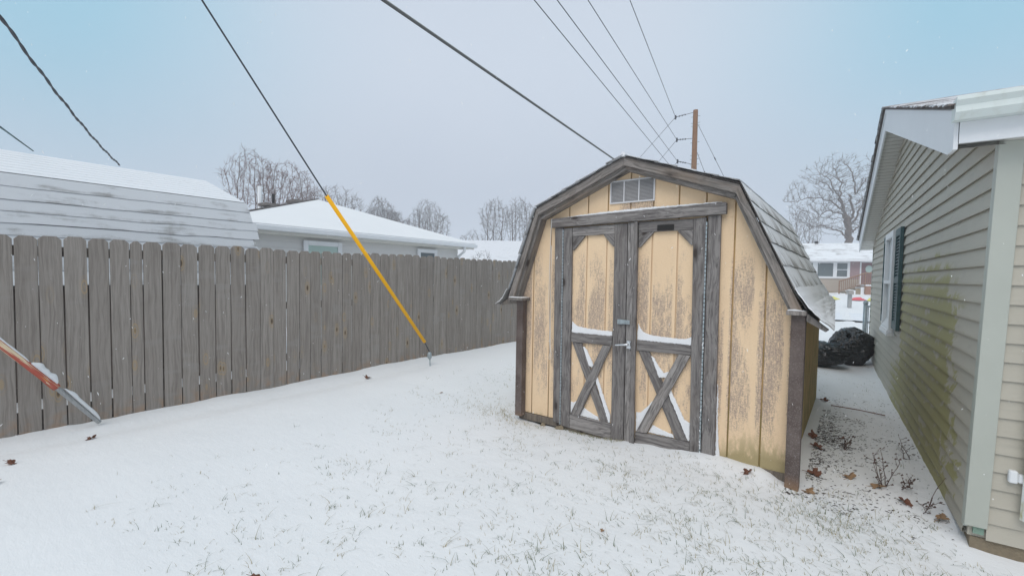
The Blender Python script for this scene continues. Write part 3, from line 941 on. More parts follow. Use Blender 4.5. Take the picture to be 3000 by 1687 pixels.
# rake fascia boards, near slope (deep, white) and far slope
ft = lambda y: 3.56-.305*abs(y-YM)
mb = MB(); mb.prism([(-.34, 2.16), (-.20, 2.165), (YM, sl(YM)-.075), (YM, ft(YM)), (-.34, ft(-.34))], (-OV-.018, -OV), 'x')
mb.prism([(-.34, ft(-.34)-.055), (YM, ft(YM)-.055), (YM, ft(YM)-.005), (-.34, ft(-.34)-.005)], (-OV-.026, -OV-.019), 'x')
mb.build('rake_fascia', white_paint, house)
mb = MB(); mb.prism([(YM+.003, sl(YM)-.075), (7.76, sl(7.76)-.06), (7.76, ft(7.76)), (YM+.003, ft(YM))], (-OV-.018, -OV), 'x')
mb.prism([(YM+.003, ft(YM)-.055), (7.76, ft(7.76)-.055), (7.76, ft(7.76)-.005), (YM+.003, ft(YM)-.005)], (-OV-.026, -OV-.019), 'x')
mb.build('rake_fascia', white_paint, house)
# eave box end, eave fascia, eave soffit
mb = MB(); mb.box(-.197, 4, -.345, -.325, 2.19, 2.42); mb.build('eave_fascia', white_paint, house)
mb = MB(); mb.box(-.197, 4, -.323, -.22, 2.20, 2.212); mb.build('eave_soffit', soffitm, house)
# gutter, an open K profile
mb = MB()
prof = [(-.347, 2.405), (-.347, 2.30), (-.42, 2.295), (-.445, 2.33), (-.445, 2.36), (-.465, 2.385), (-.465, 2.405), (-.455, 2.405), (-.455, 2.39), (-.437, 2.365), (-.437, 2.335), (-.415, 2.303), (-.352, 2.308), (-.352, 2.405)]
for a, b in zip(prof[:-1], prof[1:]):
    mb.quad((-.228, a[0], a[1]), (4, a[0], a[1]), (4, b[0], b[1]), (-.228, b[0], b[1]))
mb.prism([prof[i] for i in (0, 1, 2, 3, 4, 5, 6)], (-.232, -.228), 'x')
mb.build('gutter', gutterm, house)
# roof
mb = MB()
for a, b in (((YM, ft(YM)+.004), (-.40, ft(-.40)+.004)), ((YM, ft(YM)+.004), (7.82, ft(7.82)+.004))):
    mb.prism([a, b, (b[0], b[1]+.022), (a[0], a[1]+.022)], (-OV-.045, 6), 'x')
rfo = mb.build('roof', shingle_dark, house, attr='lap')
mb = MB(); rr = random.Random(4)
for (ya_, yb_) in ((-.43, YM), (7.85, YM)):
    n_ = 27
    for k in range(n_):
        a = lerp(ya_, yb_, k/n_); b = lerp(ya_, yb_, (k+1.12)/n_); e = -OV-.055-rr.uniform(0, .018)
        za, zb_ = ft(a)+.036, ft(b)+.028
        i = len(mb.v); mb.v += [(e, a, za), (6, a, za), (6, b, zb_), (e, b, zb_), (e, a, za-.012), (6, a, za-.012), (e, b, zb_-.012)]
        mb.a += [0, 0, 1, 1, -1.5, -1.5, -1]; mb.f += [(i, i+1, i+2, i+3), (i, i+4, i+5, i+1), (i, i+3, i+6, i+4)]
mb.build('roof_shingle', shingle('house_roof', .12, (.13, .10, .09)), rfo, attr='lap')


# window with shutters
def win():
    mb = MB(); y0, y1, z0, z1 = 3.72, 4.58, .80, 2.10
    for a, b, c_, d_ in ((y0, y0+.07, z0, z1), (y1-.07, y1, z0, z1), (y0+.07, y1-.07, z1-.08, z1), (y0+.07, y1-.07, z0, z0+.06), (y0+.07, y1-.07, 1.42, 1.46)):
        mb.box(-.075, -.002, a, b, c_, d_)
    mb.box(-.095, -.002, y0-.02, y1+.02, z0-.035, z0-.001)
    f = mb.build('window', white_paint, house, bevel=.003)
    mb = MB(); mb.box(-.03, -.015, y0+.071, y1-.071, z0+.061, z1-.081); mb.build('pane', plain('white_blind', (.62, .65, .66), .3, .03, 2), f)
    for a, b in ((3.22, 3.66), (4.64, 5.02)):
        mb = MB()
        zz0, zz1 = .87, 2.09
        for s0, s1, c_, d_ in ((a, a+.05, zz0, zz1), (b-.05, b, zz0, zz1), (a+.05, b-.05, zz0, zz0+.09), (a+.05, b-.05, zz1-.09, zz1), (a+.05, b-.05, 1.43, 1.50)):
            mb.box(-.055, -.02, s0, s1, c_, d_)
        s_ = mb.build('shutter', shutterm, house, bevel=.002)
        mb = MB()
        for c0, c1 in ((zz0+.09, 1.43), (1.50, zz1-.09)):
            k_ = int((c1-c0)/.036)
            for i in range(k_):
                z = c0+(i+.1)*(c1-c0)/k_
                mb.quad((-.050, a+.05, z), (-.050, b-.05, z), (-.026, b-.05, z+.034), (-.026, a+.05, z+.034))
                mb.quad((-.050, a+.05, z), (-.050, b-.05, z), (-.047, b-.05, z-.006), (-.047, a+.05, z-.006))
        mb.build('louver', shutterm, s_, fix=False)


win()
mb = MB(); mb.prism([(-.094, .800), (-.076, .800), (-.076, .84), (-.085, .832)], (3.74, 4.56)); mb.prism([(-.0745, .862), (-.031, .862), (-.031, .95), (-.05, .90)], (3.80, 4.50))
o = mb.build('sill_snow', snow, None, loc=P0, rot=(0, 0, TH)); tag(o, 'snow lying on the window sill between the green shutters', 'snow', kind='stuff')
# downspout and outlet box on the front wall
mb = MB(); mb.tube([(.232, LY0-.055, .13), (.222, LY0-.055-LN*1.2, 1.2), (.215, LY0-.055-LN*2.2, 2.19)], .043, 4, True)
def m_spout(n):
    c = n.co(); x, y, z = n.xyz(c)
    s = n.noise(n.sc(c, (9, 9, 2)), 2, 4, .6)
    n.out(n.mix(s.ss(.42, .62)*(1-z.ss(.7, 1.0))*.9, (.66, .68, .66), (.30, .27, .04)), .5)
mb.build('downspout', mat('mossy_downspout', m_spout), house, bevel=.003)
mb = MB(); mb.box(.135, .172, LY0-.08, LY0-.045, .335, .405); mb.box(.172, .20, LY0-.075, LY0-.045, .34, .39)
mb.build('bracket', white_paint, house, bevel=.006)

# ------------------------------------------------------------------ neighbour barn behind the fence
barn = empty('storage_barn', (-8.95, 0, 0), 0, 'long snow-covered gambrel roofed barn directly behind the grey fence', 'barn')
bl = (8.95, 0, 0)
kk, rd, ee = (-7.5, 2.485), (-9.0, 2.985), (-6.98, 1.22)
Y0b, Y1b = -5.5, 3.12
mb = MB(); mb.box(-10.9, -7.15, Y0b+.1, Y1b-.1, -.1, 1.24); mb.prism([(-10.85, 1.2), (-7.1, 1.2), (-7.55, 2.40), (-9.0, 2.9), (-10.45, 2.40)], (Y0b+.1, Y1b-.1))
mb.build('wall', plain('barn_wall', (.13, .10, .085), .9, .2, 5), barn, loc=bl)
mb = MB()
pr_ = [rd, kk, (-7.33, 2.18), (-7.20, 1.92), (-7.09, 1.66), (-7.02, 1.42), (-6.90, 1.26)]
slab(mb, pr_, Y0b, Y1b, .03); slab(mb, [rd, (-10.5, 2.485), (-11.02, 1.22)], Y0b, Y1b, .03)
rb = mb.build('roof', shingle_dark, barn, loc=bl, attr='lap')
mb = MB()
courses(mb, up(rd, .006), up(kk, .006), 9, Y0b, Y1b, .006, .002, 40, 11, .0)
mb.build('upper_shingle', shingle_snow, rb, attr='lap')
mb = MB(); rr = random.Random(8)
for i, (a, b) in enumerate(zip(pr_[1:-1], pr_[2:])):
    courses(mb, (a[0]+.008, a[1]), (b[0]+.008, b[1]), 2 if i < 3 else 1, Y0b, Y1b+rr.uniform(-.03, .05), .010, .008, 60, 20+i, .05, (0, 1))
mb.build('lower_shingle', shingle_barn, rb, attr='lap')

# ------------------------------------------------------------------ white house behind the fence
wh = empty('white_house', (-11.6, 9, 0), 0, 'low white sided house with a snow covered hip roof behind the fence', 'house')
wl = (11.6, -9, 0)
AP = Vector((-15.3, 8.77, 4.00)); EZ = 2.60
mb = MB()
k = 0
while k*.16 < 2.40:
    z0 = k*.16
    mb.quad((-11.872, 4.4, z0), (-11.872, 12.35, z0), (-11.9, 12.35, z0+.16), (-11.9, 4.4, z0+.16)); mb.quad((-11.9, 4.4, z0), (-11.9, 12.35, z0), (-11.872, 12.35, z0), (-11.872, 4.4, z0)); k += 1
mb.box(-22, -11.902, 4.4, 12.34, -.1, 2.40)
mb.build('wall', whitesid, wh, loc=wl, fix=False)
# roof faces with snow, 6 cm thick
E0 = (-11.55, 4.1, EZ); E1 = (-11.55, 12.95, EZ); E1b = (-23, 12.95, EZ); E0b = (-23, 4.1, EZ); RB = (-23, 8.77, 4.00)
import bmesh


def sheet(name, faces, m_, parent, loc, th, sub=0):
    mb = MB()
    for f in faces: mb.quad(*f)
    o = mb.build(name, m_, parent, loc=loc)
    md = o.modifiers.new('s', 'SOLIDIFY'); md.thickness = th; md.offset = 0
    return o


rw = sheet('roof', [[E0, E1, tuple(AP)], [E1, E1b, RB, tuple(AP)], [E0, tuple(AP), RB, E0b]], snow, wh, wl, .05)
mb = MB(); A_, B_ = AP, Vector(E0)
mb.tube([A_+Vector((0, 0, .03)), A_.lerp(B_, .5)+Vector((0, 0, .035)), B_+Vector((0, 0, .03))], .03, 5)
mb.build('hip_cap', shingle_dark, rw, attr='lap')
mb = MB(); mb.box(-11.56, -11.44, 4.1, 12.97, EZ-.14, EZ-.01); mb.build('gutter', white_paint, wh, loc=wl, bevel=.02)
mb = MB(); mb.box(-11.60, -11.562, 4.1, 12.9, EZ-.20, EZ-.03); mb.box(-11.9, -11.601, 4.1, 12.6, EZ-.21, EZ-.17); mb.build('eave_fascia', plain('fascia_cream', (.66, .65, .60), .6, .04, 2), wh, loc=wl)
mb = MB(); mb.tube([(-11.5, 12.3, EZ-.12), (-11.5, 12.3, EZ-.3), (-11.82, 12.33, EZ-.48), (-11.82, 12.33, 0)], .05, 6); mb.build('downspout', white_paint, wh, loc=wl)
for (a, b), gm in (((6.38, 7.52), glass_g), ((10.35, 11.25), glassm)):
    mb = MB(); z1 = 2.31; z0 = 1.0
    for p, q, c_, d_ in ((a, a+.13, z0, z1), (b-.13, b, z0, z1), (a+.13, b-.13, z1-.13, z1), (a+.13, b-.13, z0, z0+.1)): mb.box(-11.870, -11.80, p, q, c_, d_)
    f = mb.build('window', white_paint, wh, loc=wl, bevel=.01)
    mb = MB(); mb.box(-11.85, -11.83, a+.131, b-.131, z0+.101, z1-.131); mb.build('pane', gm, f)
for p in ((-17.6, 8.15, 3.86), (-18.8, 9.4, 4.0), (-16.6, 8.7, 3.97)):
    mb = MB(); mb.prism([(-.35, 0), (.35, 0), (.28, .10), (-.28, .10)], (-.25, .25)); mb.build('roof_vent', shingle_dark, wh, loc=Vector(p)+Vector(wl)+Vector((0, 0, .02)), attr='lap')
mb = MB(); mb.tube([(-17.9, 7.98, 3.4), (-17.9, 7.98, 4.62)], .085, 8); mb.build('vent_pipe', white_paint, wh, loc=wl)
mb = MB(); mb.tube([(-17.55, 8.3, 3.4), (-17.55, 8.3, 4.35)], .05, 8); mb.tube([(-17.55, 8.3, 3.75), (-17.55, 8.3, 3.95)], [.16, .06], 8); mb.build('vent_pipe', blackm, wh, loc=wl)

# small far house with beige gable
fh = empty('gable_house', (-25, 31.5, 0), R(37), 'small distant house with snowy gable roof and beige end wall left of shed', 'house')
mb = MB(); mb.prism([(-5, 0), (5, 0), (5, 2.4), (-5, 2.4)], (-2.6, 6)); mb.prism([(-2.6, 2.4), (6, 2.4), (1.7, 4.5)], (-5, 5), 'x'); mb.build('wall', beigew, fh)
mb = MB(); mb.v = [(-4.2, 1.7, 4.62), (2.6, 1.7, 4.62), (2.2, -3.0, 2.33), (-6.2, -3.0, 2.33)]; mb.f = [(0, 1, 2, 3)]; mb.a = [0]*4
i = 4; mb.v += [(-4.2, 1.7, 4.62), (2.6, 1.7, 4.62), (2.2, 6.4, 2.33), (-6.2, 6.4, 2.33)]; mb.f.append((4, 5, 6, 7)); mb.a += [0]*4
o = mb.build('roof', shingle('far_roof', .20, (.45, .46, .48), hi=(.66, .67, .70)), fh, attr='lap'); md = o.modifiers.new('s', 'SOLIDIFY'); md.thickness = .1

# ------------------------------------------------------------------ house across the road
AZ = R(18); ax = Vector((math.cos(AZ), math.sin(AZ), 0)); ay = Vector((-math.sin(AZ), math.cos(AZ), 0))
rh = empty('ranch_house', (-2.75, 46.6, .45), AZ, 'tan and mauve ranch house across the road with brown porch railing', 'house')
mb = MB(); mb.box(-3.0, 8.5, 0, 8, -.6, 2.95); mb.build('wall', tan_sid, rh)
mb = MB(); mb.box(-3.01, 8.51, -.012, .1, -.6, .10); mb.build('foundation', concrete, rh)
for x0, x1 in ((-2.0, -1.12), (2.42, 3.12)):
    mb = MB(); mb.box(x0, x1, -.03, 0.05, 1.15, 2.78); mb.build('brick_panel', pinkw, rh)
mb = MB()
for i in range(9): mb.quad((-3, -.005, .12+i*.115), (8.5, -.005, .12+i*.115), (8.5, -.02, .135+i*.115), (-3, -.02, .135+i*.115))
mb.build('siding_lap', tan_sid, rh, fix=False)
mb = MB(); mb.prism([(-.55, 2.72), (-.55, 2.80), (3.9, 4.42), (3.9, 4.30)], (-3.6, 9), 'x'); mb.prism([(3.9, 4.30), (3.9, 4.42), (8.6, 2.80), (8.6, 2.70)], (-3.6, 9), 'x')
mb.build('roof', shingle('ranch_roof', .16, (.24, .22, .21), .35), rh, attr='lap')
mb = MB(); mb.box(-3.6, 9, -.66, -.56, 2.62, 2.78); mb.box(-3.6, 9, -.55, -.02, 2.60, 2.64); mb.build('eave_fascia', white_paint, rh)
for wx0, wx1, mid in ((-1.12, -.0, 1), (-.0, 1.62, 0), (1.62, 2.42, 1)):
    pass
mb = MB(); mb.box(-1.10, 2.42, -.07, -.031, 1.20, 2.62)
f = mb.build('window', white_paint, rh)
for x0, x1, z0, z1 in ((-.95, -.27, 1.36, 1.90), (-.95, -.27, 1.96, 2.48), (.10, 1.22, 1.36, 2.48), (1.50, 2.22, 1.36, 1.90), (1.50, 2.22, 1.96, 2.48)):
    mb = MB(); mb.box(x0, x1, -.085, -.072, z0, z1); mb.build('pane', glassm, f)
mb = MB(); mb.box(3.12, 4.35, -.04, -.002, .75, 2.62); f = mb.build('door_frame', white_paint, rh)
mb = MB(); mb.box(3.22, 4.25, -.06, -.041, .75, 2.52); dd = mb.build('door', doorm, rh)
mb = MB(); mb.tube([(3.73, -.058, 2.0), (3.73, -.07, 2.0)], .3, 14); o = mb.build('oval_pane', glass_g, dd)
o.scale = (.8, 1, 1)
o.location = (3.73*.2, 0, 0)
# porch, railing, steps
mb = MB(); mb.box(2.9, 5.4, -1.9, -.02, .62, .72); mb.build('porch_floor', white_paint, rh)
mb = MB(); mb.box(2.95, 5.35, -1.85, -.1, -.6, .615); mb.build('porch_base', plain('porch_brick', (.30, .16, .11), .9, .2, 8), rh)
mb = MB()
mb.box(2.9, 5.4, -1.9, -1.82, 1.62, 1.70); mb.box(2.9, 5.4, -1.88, -1.84, .80, .86)
for i in range(19): mb.box(2.92+i*.135, 2.96+i*.135, -1.88, -1.84, .72, 1.62)
mb.tube([(2.92, -1.86, .0), (2.92, -1.86, 1.7)], .05, 4)
mb.tube([(2.95, -1.86, 1.66), (1.15, -1.86, .95)], .05, 4); mb.tube([(1.18, -1.86, -.5), (1.18, -1.86, 1.0)], .05, 4); mb.tube([(2.95, -1.86, .85), (1.15, -1.86, .15)], .03, 4)
for i in range(13):
    t = i/13; x = lerp(2.9, 1.2, t); mb.tube([(x, -1.86, lerp(.85, .15, t)), (x, -1.86, lerp(1.64, .95, t))], .022, 4)
mb.build('railing', deckw, rh)
for i in range(5):
    mb = MB(); mb.box(1.3+i*.34, 1.3+(i+1)*.34, -1.8, -.6, -.6, .0+i*.13); mb.build('step', concrete if i % 2 else white_paint, rh)
mb = MB(); mb.box(.8, 1.05, 3.7, 3.95, 4.35, 4.6); mb.build('roof_vent', blackm, rh)

# mailbox
mbx = empty('mailbox', (-.25, 33.5, gz(-.25, 33.5)), R(15), 'grey snow-capped mailbox on a wooden post beyond the road', 'mailbox')
mb = MB(); mb.box(-.09, .09, -.09, .09, -.1, .85); mb.build('post', grayp, mbx)
mb = MB(); mb.prism([(-.13, .85), (.13, .85), (.13, 1.0), (.08, 1.07), (-.08, 1.07), (-.13, 1.0)], (-.25, .25)); mb.build('box', plain('mailbox_grey', (.30, .28, .26), .6, .2), mbx)
mb = MB(); mb.prism([(-.11, 1.075), (.11, 1.075), (.07, 1.12), (-.07, 1.12)], (-.24, .24)); mb.build('snow_cap', snow, mbx, bevel=.02)


def toy(name, x, y, cols, m_, lab):
    mb = MB(); rr = random.Random(name)
    n = 9; z = gz(x, y)
    pts = [(x+math.cos(t*2*math.pi/n)*cols[0]*rr.uniform(.7, 1.1), y+math.sin(t*2*math.pi/n)*cols[1]*rr.uniform(.7, 1.1)) for t in range(n)]
    i = len(mb.v); mb.v += [(p, q, z+.03) for p, q in pts]+[((p-x)*.45+x, (q-y)*.45+y, z+.20*rr.uniform(.7, 1.2)) for p, q in pts]; mb.a += [0]*(2*n)
    for k in range(n): j = (k+1) % n; mb.f.append((i+k, i+j, i+n+j, i+n+k))
    mb.f.append(tuple(range(i+n, i+2*n)))
    tag(mb.build(name, m_), lab, 'toy')


toy('toy_sled', .15, 39.0, (.55, .8), redcol, 'crumpled red plastic sled lying on the far lawn behind the mailbox')
toy('toy_sled', -1.3, 38.6, (.6, .8), yelcol, 'yellow plastic sled lying on the far lawn left of the mailbox')
toy('toy_saucer', .9, 38.6, (.3, .5), yelcol, 'small yellow plastic saucer right of the red sled on the far lawn')

# chain-link post
cp = empty('fence_post', (.183, 12.03, -.05), 0, 'round galvanised fence post with domed cap standing behind the trash bags', 'fence post')
mb = MB(); mb.tube([(0, 0, -.1), (0, 0, 1.04)], .038, 12); mb.build('post', steel, cp, smooth=True)
mb = MB(); mb.tube([(0, 0, 1.03), (0, 0, 1.06), (0, 0, 1.09), (0, 0, 1.105)], [.046, .046, .032, .005], 12); mb.build('cap', steel, cp, smooth=True)
mb = MB(); mb.tube([(.0, 0, .98), (.14, 0, .97)], .02, 8); mb.tube([(.05, -.0, .3), (.05, 0, .97)], .008, 5); mb.build('rail_fitting', steel, cp)


# ------------------------------------------------------------------ trash bags
def bag(name, loc, sz, seed, lab, knot=None, rz=0, sn=True):
    root = empty(name, loc, rz, lab, 'trash bag', 'full black trash bags between shed and house')
    bm = bmesh.new(); bmesh.ops.create_icosphere(bm, subdivisions=6, radius=1)
    kd = Vector(knot).normalized() if knot else None
    for v in bm.verts:
        c = v.co.copy(); f = 1+.16*noise.noise(c*1.4+Vector((seed, 0, 0)))
        rid = abs(noise.noise(Vector((c.x*2.2, c.y*2.2, c.z*4.5+seed))))
        cw = c+.25*noise.noise_vector(c*2.0+Vector((seed, 5, 0)))
        f -= .09*rid+.10*abs(noise.noise(cw*3.6+Vector((seed, 1, 0))))+.05*abs(noise.noise(cw*8+Vector((1, seed, 0))))+.022*abs(noise.noise(cw*17))-.05
        if kd:
            d = c.dot(kd); q = max(0, (d-.72)/.28)
            ang = math.atan2(c.cross(kd).length, d)
            tang = c-kd*d; az = math.atan2(tang.dot(Vector((1, .3, 0))), tang.dot(Vector((0, 0, 1))))
            f += .035*math.sin(az*13+seed)*q*(1-q)*3-.10*q*q
        if c.z < 0: c.z = -abs(c.z)**1.5
        v.co = Vector((c.x*sz[0]*f, c.y*sz[1]*f, c.z*sz[2]*f+sz[2]*.86))
    me = bpy.data.meshes.new('sack'); bm.to_mesh(me); bm.free(); me.materials.append(bagm); me.polygons.foreach_set('use_smooth', [True]*len(me.polygons))
    o = bpy.data.objects.new('sack', me); C.objects.link(o); o.parent = root
    if knot:
        mb = MB(); p = Vector((kd.x*sz[0]*.86, kd.y*sz[1]*.86, kd.z*sz[2]*.86+sz[2]*.86)); rr = random.Random(seed)
        for i in range(9):
            a = rr.uniform(0, 6.28); t = Vector((math.cos(a), math.sin(a), .5))*.5+kd
            t.normalize(); s2 = t.cross(Vector((0, 0, 1))).normalized()*.035
            q = p+t*rr.uniform(.05, .10)
            mb.quad(p-s2*.2, p+s2*.2, q+s2, q-s2)
        o2 = mb.build('knot', bagm, root, fix=False)
    return root


bag('trash_bag', (-.02, 10.15, -.02), (.345, .36, .335), 4, 'taller round black trash bag with tied top against the house wall', (-.15, -.75, .62))
bag('trash_bag', (-.53, 9.55, -.03), (.50, .34, .225), 11, 'low black trash bag lying on its side behind the yellow shed corner', (.93, -.3, .05), R(-8))

# ------------------------------------------------------------------ utility pole and wires
up_ = empty('utility_pole', (-7.35, 26.2, 0), 0, 'tall brown wooden utility pole rising behind the yellow shed roof', 'utility pole')
mb = MB(); mb.tube([(0, 0, -.5), (0, 0, 5), (-.02, 0, 10.65)], [.17, .155, .125], 14); mb.build('shaft', pole_m, up_, smooth=False)
ends = [(-8.259, 25.6, 10.269), (-8.151, 25.614, 9.034), (-8.075, 25.606, 7.854)]
for i, e in enumerate(ends):
    att = Vector((-7.45, 26.2, e[2]+(.28, .1, -.12)[i])); e = Vector(e); o_ = Vector((7.35, -26.2, 0))
    mb = MB(); mb.tube([att+o_, att.lerp(e, .45)+o_], .014, 5)
    m0 = att.lerp(e, .45); m1 = e
    for k in range(7):
        p = m0.lerp(m1, k/7+.02); q = m0.lerp(m1, k/7+.09); mb.tube([p+o_, q+o_], .042 if k % 2 == 0 else .025, 8)
    mb.tube([e+o_+Vector((0, 0, .10)), e+o_-Vector((0, 0, .12))], .045, 6)
    mb.build('insulator', wirem, up_)
for z in (9.95, 9.8, 8.2, 8.0, 10.3, 8.9, 7.7):
    mb = MB(); mb.tube([(-.24, 0, z), (.24, 0, z)], .018, 5); mb.build('bolt', steel, up_)
for k, (a, b, c_) in enumerate((((.13, 0, 9.85), (1.02, .2, 7.92), (3.2, .6, 3.2)), ((.13, 0, 8.35), (.55, .1, 7.2), (2.2, .4, 2.9)))):
    mb = MB(); a, b, c_ = Vector(a), Vector(b), Vector(c_); d_ = (b-a)/(b.z-a.z); g = a-d_*(a.z)
    mb.tube([a, b, g], .011, 5); mb.tube([b-(b-a).normalized()*.08, b+(b-a).normalized()*.08], .03, 6)
    mb.build('guy_strand', wirem, up_)


def wire(name, pts, rad, m_, lab, cat, sag=0, n=16, group=None):
    out = []
    for a, b in zip(pts[:-1], pts[1:]):
        a, b = Vector(a), Vector(b)
        for i in range(n):
            t = i/n; p = a.lerp(b, t); p.z -= sag*4*t*(1-t); out.append(p)
    out.append(Vector(pts[-1]))
    mb = MB(); mb.tube(out, rad, 6)
    return tag(mb.build(name, m_, smooth=True), lab, cat, group)


G_ = 'overhead wires running to the utility pole'
wire('power_line', [(-3.1, -5, 10.4), (-5.85, 13.49, 9.92), ends[0]], .0125, wirem, 'thin overhead wire ending at the topmost insulator of the utility pole', 'wire', 0, group=G_)
wire('power_line', [(-3.3, -5, 9.2), (-5.85, 10.82, 8.64), ends[1]], .012, wirem, 'thin overhead wire ending at the middle insulator of the utility pole', 'wire', 0, group=G_)
wire('power_line', [(-3.4, -5, 8.0), (-5.6, 8.93, 7.64), ends[2]], .0115, wirem, 'thin overhead wire ending at the lowest visible insulator of the utility pole', 'wire', 0, group=G_)
wire('power_line', [(-3.5, -5, 7.4), (-5.6, 8.03, 7.21), (-8.1, 25.5, 7.2)], .011, wirem, 'leftmost of the four thin overhead wires, dropping behind the shed ridge', 'wire', 0, group=G_)
wire('power_line', [ends[0], (-20.5, 40.5, 8.2)], .012, wirem, 'overhead wire slanting down left from the topmost insulator', 'wire', 0, group=G_)
wire('power_line', [ends[1], (-17.5, 40.5, 8.5)], .012, wirem, 'overhead wire slanting down left from the middle insulator', 'wire', 0, group=G_)
wire('power_line', [ends[2], (-16, 40.5, 7.4)], .012, wirem, 'overhead wire slanting down left from the lowest insulator', 'wire', 0, group=G_)
# heavy lashed cable
ck = empty('telephone_cable', (-5.1, 3.8, 5.05), 0, 'thick dark bundled cable crossing the sky down to behind the shed ridge', 'cable')
A_ = Vector((-4.2, -4.5, 5.4)); B_ = Vector((-5.1, 3.82, 5.03)); D_ = Vector((-6.5, 13.96, 5.316)); E_ = Vector((-7.9, 26, 5.9))
pts = [A_.lerp(B_, i/8) for i in range(8)]+[B_.lerp(D_, i/14)-Vector((0, 0, .0)) for i in range(14)]+[D_.lerp(E_, i/6) for i in range(7)]
mb = MB(); mb.tube([p-Vector((5.1*-1, 3.8, 5.05)) for p in pts], .017, 8); mb.build('cable', cablem, ck, smooth=True)
mb = MB(); mb.tube([p-Vector((-5.1, 3.8, 5.05))+Vector((.004, 0, .026)) for p in pts], .009, 6); mb.build('strand', cable_l, ck, smooth=True)
# service drops on the left
sdp = []
mb = MB()
a, b = Vector((-7.62, .67, 4.21)), Vector((-15.6, 3.42, 4.19)); pre = Vector((-4, -3, 6.3))
for ph in (0, math.pi):
    pp = []
    N_ = 300
    for i in range(N_+1):
        t = i/N_
        if t < .3: p = pre.lerp(a, t/.3)
        else:
            q = (t-.3)/.7; p = a.lerp(b, q); p.z -= .22*4*q*(1-q)*.55
        wv = t*2*math.pi*17+ph; p = p+Vector((math.cos(wv)*.3, 0, math.sin(wv)))*.016+Vector((0, 0, .012*math.sin(t*61)))
        pp.append(p)
    mb.tube(pp, .013, 5)
tag(mb.build('service_cable', wirem, smooth=True), 'twisted wavy service cable slanting down to behind the snowy barn roof', 'cable')
wire('service_wire', [(-4, -3, 4.2), (-7.57, .643, 2.99), (-11.63, 1.37, 3.50)], .010, plain('teal_wire', (.03, .09, .10), .6), 'short thin dark teal wire low at the left edge above the barn roof', 'wire')

# guy wire with yellow guard
gy = empty('guy_wire', (-5.395, 5.014, 0), 0, 'slanted guy wire with bright yellow plastic guard anchored in front of the fence', 'guy wire')
go = Vector((-5.395, 5.014, 0))
p_rod = Vector((-5.40, 4.985, .215)); p_lo = Vector((-5.385, 4.87, .385)); p_hi = Vector((-5.05, 3.01, 2.356)); p_top = Vector((-4.80, 1.65, 3.885))
p_end = p_top+(p_top-p_hi)*2.2
mb = MB(); mb.tube([p_lo-go, p_hi-go], .026, 10); mb.build('guard', yellowm, gy, smooth=True)
mb = MB(); mb.tube([p_rod-go, p_lo-go, p_hi-go, p_top-go, p_end-go], .0085, 6); mb.build('strand', wirem, gy, smooth=True)
mb = MB(); mb.tube([(0.0, .0, -.2), (-.003, -.02, .09)], .011, 8)
mb.tube([(-.003, -.02, .09), (-.003, -.023, .12), (-.004, -.028, .18), (-.005, -.029, .21)], [.014, .034, .036, .016], 8); mb.build('anchor_rod', steel, gy, smooth=True)

# red slanted guard pipe at the left
rg = empty('slanted_pole', (-5.62, 1.03, 0), 0, 'slanted peeling red pole with grey lower end leaning to the fence foot at left', 'pole')
b0 = Vector((-5.62, 1.045, .01)); b1 = Vector((-5.56, .755, .405)); b2 = Vector((-5.45, .30, 1.0)); oo = Vector((5.62, -1.03, 0))
dr_ = (b2-b1).normalized()
mb = MB(); mb.tube([b0+oo, b1+oo+dr_*.02], .021, 4); mb.build('lower_tube', grayp, rg, bevel=.002)
mb = MB(); mb.tube([b1+oo-dr_*.0, b1+oo+dr_*.03, b1+oo+dr_*.12, b1+oo+dr_*1.6], [.031, .033, .027, .027], 12); mb.build('red_sleeve', redp, rg, smooth=True)
mb = MB(); mb.tube([b1+oo-dr_*.004+Vector((.0, 0, 0)), b1+oo+dr_*.004], .019, 10); mb.build('bore', blackm, rg)


def ridge_snow(p0, p1, w_, h_, lab, seed):
    """a cap of snow along a slanted pole"""
    mb = MB(); N = 26; K = 7; p0, p1 = Vector(p0), Vector(p1); d = (p1-p0).normalized()
    sdv = d.cross(Vector((0, 0, 1))).normalized(); upv = sdv.cross(d).normalized()
    for j in range(N+1):
        t = j/N; c = p0.lerp(p1, t); e = min(1, 6*t, 6*(1-t))**.5
        hh = h_*e*(1+.35*nz(t*6, seed, 0, 1)); ww = w_*(.75+.25*e)
        for k in range(K):
            a = math.pi*k/(K-1)
            mb.v.append(tuple(c+sdv*math.cos(a)*ww+upv*math.sin(a)*hh)); mb.a.append(0)
    for j in range(N):
        for k in range(K-1): a = j*K+k; mb.f.append((a, a+1, a+K+1, a+K))
        mb.f.append((j*K, j*K+K, j*K+2*K-1, j*K+K-1))
    mb.f.append(tuple(range(K))); mb.f.append(tuple(range(N*K, N*K+K)))
    tag(mb.build('pole_snow', snow, smooth=True), lab, 'snow', kind='stuff')


uv = Vector((0, 0, .028))
ridge_snow(b1+dr_*.0+uv, b1+dr_*.27+uv*1.1, .030, .048, 'thick snow cap on the lower end of the red pole', 2)
ridge_snow(b1+dr_*.27+uv*1.15, b1+dr_*.8+uv*1.15, .020, .016, 'thin snow along the upper red pole', 5)
ridge_snow(b0+Vector((0, .0, .022)), b1+Vector((0, .03, .0))-dr_*.02, .022, .030, 'snow strip on the grey lower tube of the slanted pole', 7)


# ------------------------------------------------------------------ trees
from mathutils import kdtree


